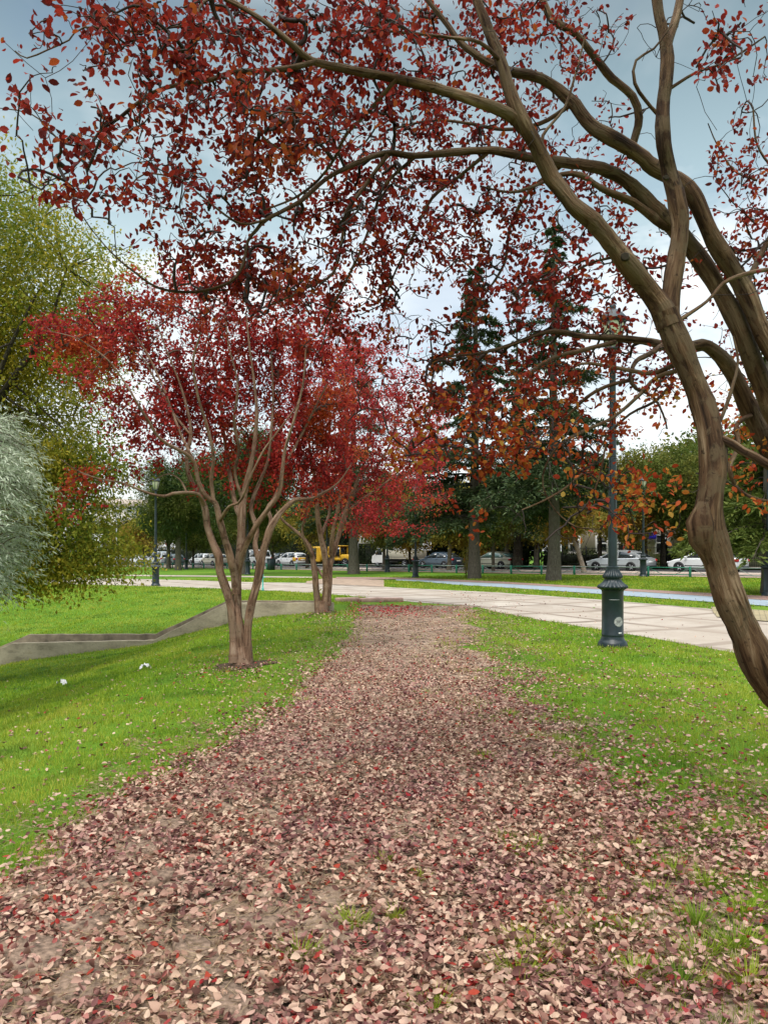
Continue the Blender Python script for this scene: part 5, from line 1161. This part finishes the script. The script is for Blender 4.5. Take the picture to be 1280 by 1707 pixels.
# flatbed lorry with a white lattice rack
def lorry():
    e = thing('flatbed_lorry', 'cream flatbed lorry carrying a white lattice rack behind the lamp posts', 'lorry', street(666, 11.5), SANG, 'vehicles parked along the street')
    cream = simple('lorry_cream', (.50, .46, .36), .5)
    side = [(1.35, .45), (1.35, 1.75), (1.6, 2.0), (2.3, 2.0), (2.75, 1.25), (3.1, 1.1), (3.2, .6), (3.1, .4)]
    MB().prism([(x, -.9, z) for x, z in side], (0, 1.8, 0)).build('cab', M['white'], e, auto=30)
    for s in (-1, 1): MB().prism([(1.6, s * .905, 1.2), (2.6, s * .905, 1.2), (2.28, s * .905, 1.85), (1.65, s * .905, 1.85)], (0, -s * .02, 0)).build('side_window', M['car_glass'], e)
    MB().prism([(2.78, -.8, 1.26), (2.78, .8, 1.26), (2.36, .78, 1.93), (2.36, -.78, 1.93)], (-.03, 0, -.02)).build('windscreen', M['car_glass'], e)
    MB().box((-.75, 0, .72), (4.0, .9, .18), bevel=.02).build('chassis', M['black'], e)
    b = MB().box((-.75, 0, .87), (4.1, 1.9, .1), bevel=.01)
    for s in (-1, 1): b.box((-.75, s * .94, 1.28), (4.1, .05, .72), bevel=.01)
    b.box((-2.78, 0, 1.28), (.05, 1.83, .72), bevel=.01); b.box((1.26, 0, 1.28), (.05, 1.83, .72), bevel=.01)
    bd = b.build('load_bed', cream, e)
    for x in (-2.5, -1.7, -.9, -.1, .7): MB().box((x, -.975, 1.28), (.06, .03, .74)).build('bed_rib', M['wall_pale'], bd)
    for x in (-1.6, 2.35):
        for s in (-1, 1): wheel(e, x, s * .8, .37)
    for s in (-1, 1): MB().box((3.12, s * .65, .85), (.12, .3, .2), bevel=.03).build('headlight', M['headlight'], e); MB().box((-2.8, s * .8, .8), (.06, .2, .14), bevel=.01).build('tail_light', M['taillight'], e); MB().box((2.45, s * 1.05, 1.45), (.08, .16, .3), bevel=.03).build('mirror', M['black'], e)
    rk = thing('lattice_rack', 'white metal lattice rack standing on the cream lorry bed', 'rack', street(684, 11.3) + [0, 0, 1.66], SANG)
    f = MB()
    for z in (0.03, .55, 1.02): f.tube([[-2.3, -.5, z], [1.6, -.5, z]], [.045, .045], 5); f.tube([[-2.3, .5, z], [1.6, .5, z]], [.045, .045], 5)
    for x in np.linspace(-2.3, 1.6, 9):
        for s in (-1, 1): f.tube([[x, s * .5, 0], [x, s * .5, 1.04]], [.04, .04], 5)
        f.tube([[x, -.5, 1.02], [x, .5, 1.02]], [.03, .03], 5)
    f.build('frame', M['white'], rk)
    f = MB(); xs = np.linspace(-2.3, 1.6, 9)
    for a, b_ in zip(xs[:-1], xs[1:]):
        for s in (-1, 1): f.tube([[a, s * .5, .03], [b_, s * .5, .55]], [.035, .035], 4); f.tube([[a, s * .5, 1.0], [b_, s * .5, .55]], [.035, .035], 4)
    f.build('brace', M['white'], rk)
lorry()
# yellow wheeled loader and yellow roller left of the trunk
e = LOADER = thing('wheel_loader', 'yellow wheeled loader with a dark cab beside the thick conifer trunk', 'loader', street(572, 11), SANG + .15, 'vehicles parked along the street')
MB().box((-1.0, 0, 1.15), (1.7, 1.5, .8), bevel=.12).build('engine_cover', M['yellow_paint'], e)
cb = MB()
for x in (-.1, 1.05):
    for y in (-.68, .68): cb.box((x, y, 1.75), (.09, .09, 1.7), bevel=.01)
cb.box((.48, 0, 2.63), (1.4, 1.55, .12), bevel=.04); cb.box((.48, 0, .95), (1.35, 1.5, .3), bevel=.04)
c_ = cb.build('cab', M['yellow_paint'], e); MB().box((.48, 0, 1.9), (1.08, 1.32, 1.3)).build('cab_glass', M['glass'], c_)
for s in (-1, 1): MB().prism([(1.0, s * .55 - .06, .9), (2.5, s * .55 - .06, .55), (2.5, s * .55 - .06, .8), (1.1, s * .55 - .06, 1.3)], (0, .12, 0)).build('lift_arm', M['yellow_paint'], e)
MB().prism([(2.4, -1.0, .2), (3.15, -1.0, .15), (2.6, -1.0, .35), (2.55, -1.0, 1.0), (2.4, -1.0, 1.05)], (0, 2.0, 0)).build('bucket', M['steel'], e)
for x in (-1.1, 1.2):
    for s in (-1, 1): wheel(e, x, s * .85, .55)
MB().box((-1.87, 0, 1.15), (.06, 1.3, .5), bevel=.02).build('rear_panel', M['orange_paint'], e)
LOADER.scale = (.84,) * 3
e = TIPPER = thing('tipper_truck', 'boxy yellow truck with a dark doorway behind the farther red tree', 'truck', street(541, 12.5), SANG + .1, 'vehicles parked along the street')
MB().box((.9, 0, 1.65), (1.9, 2.1, 2.2), bevel=.14).build('cab', M['yellow_paint'], e, auto=30); MB().box((-1.7, 0, 1.5), (3.0, 2.2, 1.3), bevel=.06).build('tipper_body', M['yellow_paint'], e); MB().box((-.6, 0, .62), (5.2, 1.0, .25)).build('chassis', M['black'], e)
for s in (-1, 1): MB().box((1.05, s * 1.052, 1.75), (.95, .02, 1.5), bevel=.004).build('door', M['glass'], e)
MB().box((1.86, 0, 2.05), (.03, 1.8, .85), bevel=.01).build('windscreen', M['car_glass'], e)
for x in (-2.2, 1.0):
    for s in (-1, 1): wheel(e, x, s * .95, .48)
for s in (-1, 1): MB().box((-3.22, s * .8, .9), (.06, .25, .16), bevel=.01).build('tail_light', M['taillight'], e)
TIPPER.scale = (.8,) * 3
# ================================================================== GRASS, STRAW AND FALLEN LEAVES
rg = np.random.default_rng(77)
def vn(x, y, s, seed):
    r = np.random.default_rng(seed); v = 0
    for k in range(4):
        a, b, c, d = r.uniform(-1, 1, 4); p, q = r.uniform(0, 6, 2); f = s * 1.8 ** k
        v = v + .7 ** k * np.sin((a * x + b * y) * f * 2 + p) * np.sin((c * x + d * y) * f * 2 + q)
    return v
xc = lambda y: (XL(y) + XR(y)) / 2
nL = lambda x, y: .20 * vn(x, y, 1.6, 3) + .08 * vn(x, y, 5, 4)
def path_s(x, y):
    """metres inside the trodden path (negative: on the lawn), softer on the right-hand side"""
    sl = x - XL(y) + nL(x, y); sr = XR(y) - x + 2.2 * nL(x, y)
    return np.minimum(sl, sr), sl < sr
def visible_band(x, y, lo=-.62, hi=.62): return (x / y > lo) & (x / y < hi)
NP = np.array
pz_x = np.linspace(-60, 1400, 90); pz_n = edge(near_pl, -60, 1400, 90); pz_f = edge(far_pl, -60, 1400, 90)
def blocked(x, y):
    """paved or in the channel"""
    px = CX + x / y * F
    yn = np.interp(px, pz_x, pz_n[:, 1]); yf = np.interp(px, pz_x, pz_f[:, 1])
    b = (y > yn + .03) & (y < yf + .05)
    b |= (x < -1.0) & (x > -14.5) & (y > D1 - .03) & (y < D2 + .2)
    b |= (y > 20.5) & (x > XL(20.5)) & (x < XR(20.5) + .2) & (y < yn)
    return b
# tree feet and lamp foot stay clear
feet = NP([[b1[0], b1[1], .36], [b2[0], b2[1], .28], [lamp0.location[0], lamp0.location[1], .2]])
def clear_feet(x, y):
    k = np.ones(len(x), bool)
    for fx, fy, fr in feet: k &= (x - fx) ** 2 + (y - fy) ** 2 > fr * fr
    return k
# density falls with distance from the viewer while blades widen, so the turf stays closed
def sample(n, y0, y1, p=1.7):
    u = rg.uniform(0, 1, n); a = 1 - p
    y = (y0 ** (a + 1) + u * (y1 ** (a + 1) - y0 ** (a + 1))) ** (1 / (a + 1)) if abs(a + 1) > 1e-6 else y0 * (y1 / y0) ** u
    x = rg.uniform(-1, 1, n) * (.56 * y + .9)
    return x, y
x, y = sample(700000, 1.7, 48, 1.75)
s, left = path_s(x, y)
onpath = (y < 21.3)
soft = np.where(left, .22 + .5 * sm(8, 13, y), .70); mid = np.where(left, -.08, -.05 + .38 * vn(x, y, 2.6, 19))
pr_ = 1 / (1 + np.exp((s - mid) / soft * 4))
pr_ = np.where(onpath, pr_, 1.0)
# worn patches under the first red tree and along the right edge
worn = .55 * np.exp(-(((x - b1[0] - .5) / 1.4) ** 2 + ((y - b1[1] + .3) / 1.3) ** 2)) + .5 * np.exp(-(((x - b2[0] - .9) / 1.2) ** 2 + ((y - b2[1] + 1.6) / 2.2) ** 2))
rb = sm(6.5, 2.5, y) * (x > 0)
pr_ *= 1 - np.clip(worn + .50 * rb + .15 * (vn(x, y, 2.2, 9) > .75), 0, .92)
yl = sm(23, 40, y) * .0
rfr = (~left) & (y < 8.5) & (x > .3)
clumps = np.clip(vn(x, y, 4.5, 61) * .9 + .15 + .35 * vn(x, y, 1.3, 62), 0, 1) * sm(1.15, .1, s) * sm(9, 6.5, y)
pr_ = np.where(rfr, np.maximum(pr_, .75 * clumps), pr_)
keep = (rg.uniform(0, 1, len(x)) < pr_) & ~blocked(x, y) & clear_feet(x, y)
# streets and far paths
rel = np.stack([x, y], -1) - SP0; so = rel @ SN
keep &= so < .3
x, y = x[keep], y[keep]; n = len(x)
# drop blades that would stand on the thin far sheets
ppx = CX + x / y * F; ppy = HY + (EYE - H(x, y)) / y * F
farb = ((ppx > 560) & (ppy > np.interp(ppx, [560, 640, 700, 830, 1000, 1280, 1400], [962.5, 963, 964.5, 970, 980, 995, 1002])) & (ppy < np.interp(ppx, [560, 660, 700, 760, 830, 1000, 1280, 1400], [966, 968.5, 970, 975.5, 979.5, 991, 1011.5, 1021])))
farb |= (ppx > 510) & (ppx < 640) & (ppy < np.interp(ppx, [505, 581, 640], [973, 976, 979])) & (ppy > np.interp(ppx, [505, 545, 640], [971, 964, 967.5]))
farb |= (ppx > 60) & (ppx < 525) & (ppy > np.interp(ppx, [60, 340, 525], [957.5, 959.8, 962])) & (ppy < np.interp(ppx, [60, 340, 525], [959.3, 961.8, 964]))
farb |= (ppx > 1190) & (ppy > 1012) & (ppy < 1045) & (y > 15)
x, y = x[~farb], y[~farb]; n = len(x)
z = H(x, y)
wdt = .0032 * np.maximum(1, y / 4.5) * rg.uniform(.7, 1.3, n)
tuft = np.clip(vn(x, y, 3.1, 12), -1, 1)
ln = (.050 + .022 * tuft) * rg.uniform(.55, 1.3, n) * np.interp(y, [2, 6, 20, 48], [.9, 1, 1.15, 1.6])
P = np.stack([x, y, z - .006], -1); az = rg.uniform(0, 2 * PI, n); tilt = rg.uniform(.1, .75, n)
D = np.stack([np.cos(az) * tilt, np.sin(az) * tilt, np.ones(n)], -1)
o = scatter('lawn_grass', P, D, np.stack([np.cos(az), np.sin(az), -tilt], -1) * -1, ln, wdt, BLADE, M['grass'], None, bend=rg.uniform(-1.1, .4, n))
tag(o, 'short bright green grass blades of the lawns', 'grass', None, 'stuff')
NG = n
# dead straw among the leaves
x, y = sample(95000, 2.2, 21, 1.7); s, left = path_s(x, y); k = (s > -.75) & ~blocked(x, y) & (vn(x, y, 1.9, 31) > -.25); x, y = x[k], y[k]; n = len(x)
az = rg.uniform(0, 2 * PI, n); t = rg.uniform(-.05, .35, n); D = np.stack([np.cos(az), np.sin(az), t], -1)
o = scatter('dead_grass', np.stack([x, y, H(x, y) + rg.uniform(.006, .05, n)], -1), D, rdir(n, rg, 1.2), rg.uniform(.04, .12, n), .0022 * np.maximum(1, y / 4.5), BLADE, M['straw'], None, bend=rg.uniform(-.5, .3, n))
tag(o, 'dry straw coloured grass lying among the fallen leaves', 'dead grass', None, 'stuff')
# fallen leaves
def litter(name, n, y0, y1, prob, mat, ln, label, up=.045, p=1.55, tpl=None, wk=.56):
    x, y = sample(n, y0, y1, p); k = (rg.uniform(0, 1, n) < prob(x, y)) & ~((y > D1 - .03) & (x < -1.0)); x, y = x[k], y[k]; n = len(x)
    az = rg.uniform(0, 2 * PI, n); t = rg.normal(0, .28, n)
    D = np.stack([np.cos(az), np.sin(az), t], -1); Nn = norm(np.stack([rg.normal(0, .5, n), rg.normal(0, .5, n), np.where(rg.random(n) < .5, 1., -1.)], -1))
    s = rg.triangular(.4, .95, 1.4, n) * np.maximum(1, (y / 14) ** .5)
    o = scatter(name, np.stack([x, y, H(x, y) + np.abs(rg.normal(.012, .5 * up, n)) + .004], -1), D, Nn, ln * s, ln * wk * s * rg.uniform(.75, 1.15, n), tpl or CURL, mat, None, bend=rg.uniform(.2, 2.6, n))
    return tag(o, label, 'fallen leaves', None, 'stuff')
STN = [at(a, b)[:2] for a, b in [(240, 1420), (165, 1480), (140, 1545), (60, 1600), (130, 1650), (320, 1590), (345, 1630), (265, 1470), (285, 1380), (45, 1500), (430, 1545), (390, 1680)]]
def p_path(x, y):
    s, left = path_s(x, y)
    w = np.where(left, .16, .42); v = 1 / (1 + np.exp(-(s + np.where(left, .05, .12)) / w * 4))
    bare = np.clip(sm(7.5, 14, y) * .80, 0, 1)
    clump = np.clip(.95 + .38 * vn(x, y, 2.0, 44), .22, 1)
    clump *= 1 - .5 * np.exp(-(((x + .55) / .6) ** 2 + ((y - 3.4) / .7) ** 2)) - .55 * np.exp(-(((x + 1.35) / .7) ** 2 + ((y - 2.7) / .6) ** 2))
    k = 1.0
    for sx, sy in STN: k = k * (1 - .45 * np.exp(-(((x - sx) / .14) ** 2 + ((y - sy) / .10) ** 2) ** 2))
    rcl = 1 - .55 * np.clip(vn(x, y, 4.5, 61) * .9 + .15 + .35 * vn(x, y, 1.3, 62), 0, 1) * sm(1.15, .1, s) * (x > .3)
    return v * (1 - bare) * clump * (y < 21.6) * k * rcl
litter('leaf_litter', 185000, 1.7, 21.6, p_path, M['litter'], .036, 'thick carpet of curled pinkish brown fallen leaves on the path')
litter('leaf_litter', 105000, 1.7, 21.6, p_path, M['litter'], .037, 'folded and crumpled pinkish brown fallen leaves mixed into the leaf carpet on the path', .07, tpl=FOLD, wk=.62)
def p_lawn(x, y):
    s, left = path_s(x, y)
    d = np.exp(-np.abs(np.minimum(s, 0)) / np.where(left, .8, 1.7)) * np.where(left, .55, .85)
    d = d + .75 * np.exp(-(((x - b1[0] - .35) / 1.1) ** 2 + ((y - b1[1] + .3) / 1.2) ** 2)) + .5 * np.exp(-(((x - b2[0] - .6) / 1.2) ** 2 + ((y - b2[1] + 1.4) / 1.5) ** 2))
    d = d + .7 * sm(6.2, 3.6, y) * (x > 0)
    return np.clip(d * np.where(left | (y > 9), s < .1, s < 1.2) * (.75 + .35 * vn(x, y, 1.4, 51)) + .022, 0, 1) * np.where(blocked(x, y), .16, 1)
litter('lawn_leaves', 125000, 1.7, 30, p_lawn, M['litter'], .038, 'scattered fallen leaves lying on the lawns beside the path', .05)
pf = at(655, 1017)
litter('fresh_leaves', 40000, 16, 26, lambda x, y: .8 * np.exp(-(((x - pf[0]) / .95) ** 2 + ((y - pf[1]) / 1.5) ** 2)), M['litter_red'], .055, 'patch of fresh cherry red leaves under the farther red tree')
# flat paving stones showing through the litter, front left
for k, (px, py, w, h) in enumerate([(240, 1420, .30, .22), (165, 1480, .26, .2), (140, 1545, .34, .25), (60, 1600, .42, .3), (130, 1650, .36, .26), (320, 1590, .3, .2), (345, 1630, .3, .2), (265, 1470, .26, .16), (285, 1380, .3, .2), (45, 1500, .3, .22), (430, 1545, .26, .18), (390, 1680, .34, .22)]):
    r = np.random.default_rng(500 + k); p = at(px, py); n = 11; a = np.linspace(0, 2 * PI, n, endpoint=False) + r.uniform(-.15, .15, n); q = r.uniform(.42, .58, n)
    c = [(.72 * w * q[i] * math.cos(a[i]), .72 * h * q[i] * math.sin(a[i])) for i in range(n)]
    o = MB().add(np.array([(u, v, -.03) for u, v in c] + [(u, v, .02) for u, v in c] + [(u * .9, v * .9, .032 + r.normal(0, .002)) for u, v in c]), [(i, (i + 1) % n, n + (i + 1) % n, n + i) for i in range(n)] + [(n + i, n + (i + 1) % n, 2 * n + (i + 1) % n, 2 * n + i) for i in range(n)] + [tuple(range(2 * n, 3 * n))]).build('paving_stone', M['stone'] if 'stone' in M else M.setdefault('stone', simple("flat_path_stone", (.235, .165, .12), .95, var=.6, scale=38, spec=.1, bmp=1.0)))
    o.location = tuple(p); o.rotation_euler = (0, 0, r.uniform(0, 3)); tag(o, 'flat brown stone half hidden under fallen leaves at the front left of the path', 'paving stone', 'flat stones under the leaves')
# green tufts growing through the litter
TU = [(590, 1545, 1), (500, 1600, 1.1), (640, 1440, .7), (890, 1418, 1), (860, 1430, .9), (843, 1405, .8), (935, 1548, 1.2), (998, 1558, 1), (888, 1602, 1.3), (862, 1636, 1.4), (1055, 1640, 1.5), (1088, 1500, 1.1), (1060, 1420, .9), (1130, 1650, 1.5), (720, 1695, 1), (1160, 1545, 1.5), (700, 1470, .6), (955, 1505, .8), (1010, 1505, .8), (1165, 1600, 1.5), (1225, 1585, 1.6), (810, 1268, 1), (975, 1268, 1.1), (660, 1535, .7), (860, 1575, .9), (1045, 1560, .9), (1120, 1460, 1.2), (1180, 1480, 1.3), (1240, 1530, 1.4), (1245, 1650, 1.6), (850, 1195, 1), (1190, 1395, 1.2), (1120, 1395, 1)]
for k, (px, py, sz) in enumerate(TU):
    r = np.random.default_rng(700 + k); p = at(px, py); n = int(110 * sz); a = r.uniform(0, 2 * PI, n); q = r.uniform(0, .05 * sz, n); t = r.uniform(.2, 1.2, n)
    P = np.stack([np.cos(a) * q * 1.4, np.sin(a) * q, np.zeros(n)], -1)
    o = scatter('grass_tuft', P, np.stack([np.cos(a) * t, np.sin(a) * t, np.ones(n)], -1), np.stack([-np.cos(a), -np.sin(a), t], -1), r.uniform(.045, .092, n) * (sz ** .5), .0042, BLADE, M['grass'], None, bend=r.uniform(-1, .1, n))
    o.location = tuple(p + [0, 0, .008]); tag(o, 'small green grass tuft growing up through the fallen leaves', 'grass tuft', 'grass tufts among the leaves')
print('blades', NG, 'front leaves', nf)

# ================================================================== SKY AND LIGHT
SUN_EL, SUN_ROT = R(58), R(200)
w = bpy.data.worlds.new("World"); scene.world = w; w.use_nodes = True; nt = w.node_tree
bg = nt.nodes['Background']; sky = N(nt, 'ShaderNodeTexSky', sky_type='NISHITA'); sky.sun_disc = False
sky.sun_elevation = SUN_EL; sky.sun_rotation = SUN_ROT; sky.dust_density = 2.0; sky.air_density = 1.2
tc = N(nt, 'ShaderNodeTexCoord'); sep = N(nt, 'ShaderNodeSeparateXYZ'); nt.links.new(tc.outputs['Generated'], sep.inputs[0])
add = N(nt, 'ShaderNodeMath', operation='ADD'); nt.links.new(sep.outputs['Z'], add.inputs[0]); add.inputs[1].default_value = .22
div = N(nt, 'ShaderNodeVectorMath', operation='DIVIDE'); cmb = N(nt, 'ShaderNodeCombineXYZ')
for s_ in 'XYZ': nt.links.new(add.outputs[0], cmb.inputs[s_])
nt.links.new(tc.outputs['Generated'], div.inputs[0]); nt.links.new(cmb.outputs[0], div.inputs[1])
cl = noise(nt, 1.35, 7, .56, div.outputs[0], .5)
cover = ramp(nt, cl, [(.5, .5, .5), (1, 1, 1)], [.40, .58])
cl2 = noise(nt, 2.2, 5, .6, div.outputs[0], .2)
# overcast dome: luminous near the horizon, slate grey in the middle, bright overhead
cc = ramp(nt, sep.outputs['Z'], [(8.0, 8.2, 8.2), (6.4, 7.2, 7.4), (3.2, 4.3, 4.8), (1.35, 2.0, 2.4), (14, 14.2, 14.5), (28, 28, 28)], [.0, .24, .40, .57, .76, 1.0])
low = ramp(nt, sep.outputs['Z'], [(.62, .62, .62), (.62, .62, .62), (.08, .08, .08)], [0, .34, .50])
cc = mixc(nt, mixc(nt, 1.0, ramp(nt, cl2, [(0, 0, 0), (1, 1, 1)], [.44, .58]), low, 'MULTIPLY'), cc, (8.8, 9.0, 9.0))
mx = mixc(nt, cover, sky.outputs[0], cc)
nt.links.new(mx, bg.inputs['Color']); bg.inputs['Strength'].default_value = .10
sl = bpy.data.lights.new("sun", 'SUN'); sl.energy = 1.5; sl.angle = R(25); sl.color = (1.0, .96, .90)
so_ = bpy.data.objects.new("sun", sl); COL.objects.link(so_)
dirv = Vector((math.sin(SUN_ROT) * math.cos(SUN_EL), math.cos(SUN_ROT) * math.cos(SUN_EL), math.sin(SUN_EL)))
so_.rotation_euler = dirv.to_track_quat('Z', 'Y').to_euler()
vs = scene.view_settings; vs.view_transform = 'Standard'; vs.look = 'None'; vs.exposure = 0.66; vs.gamma = 1.0
cy = scene.cycles; cy.max_bounces = 8; cy.transparent_max_bounces = 8; cy.diffuse_bounces = 3; cy.caustics_reflective = False; cy.caustics_refractive = False
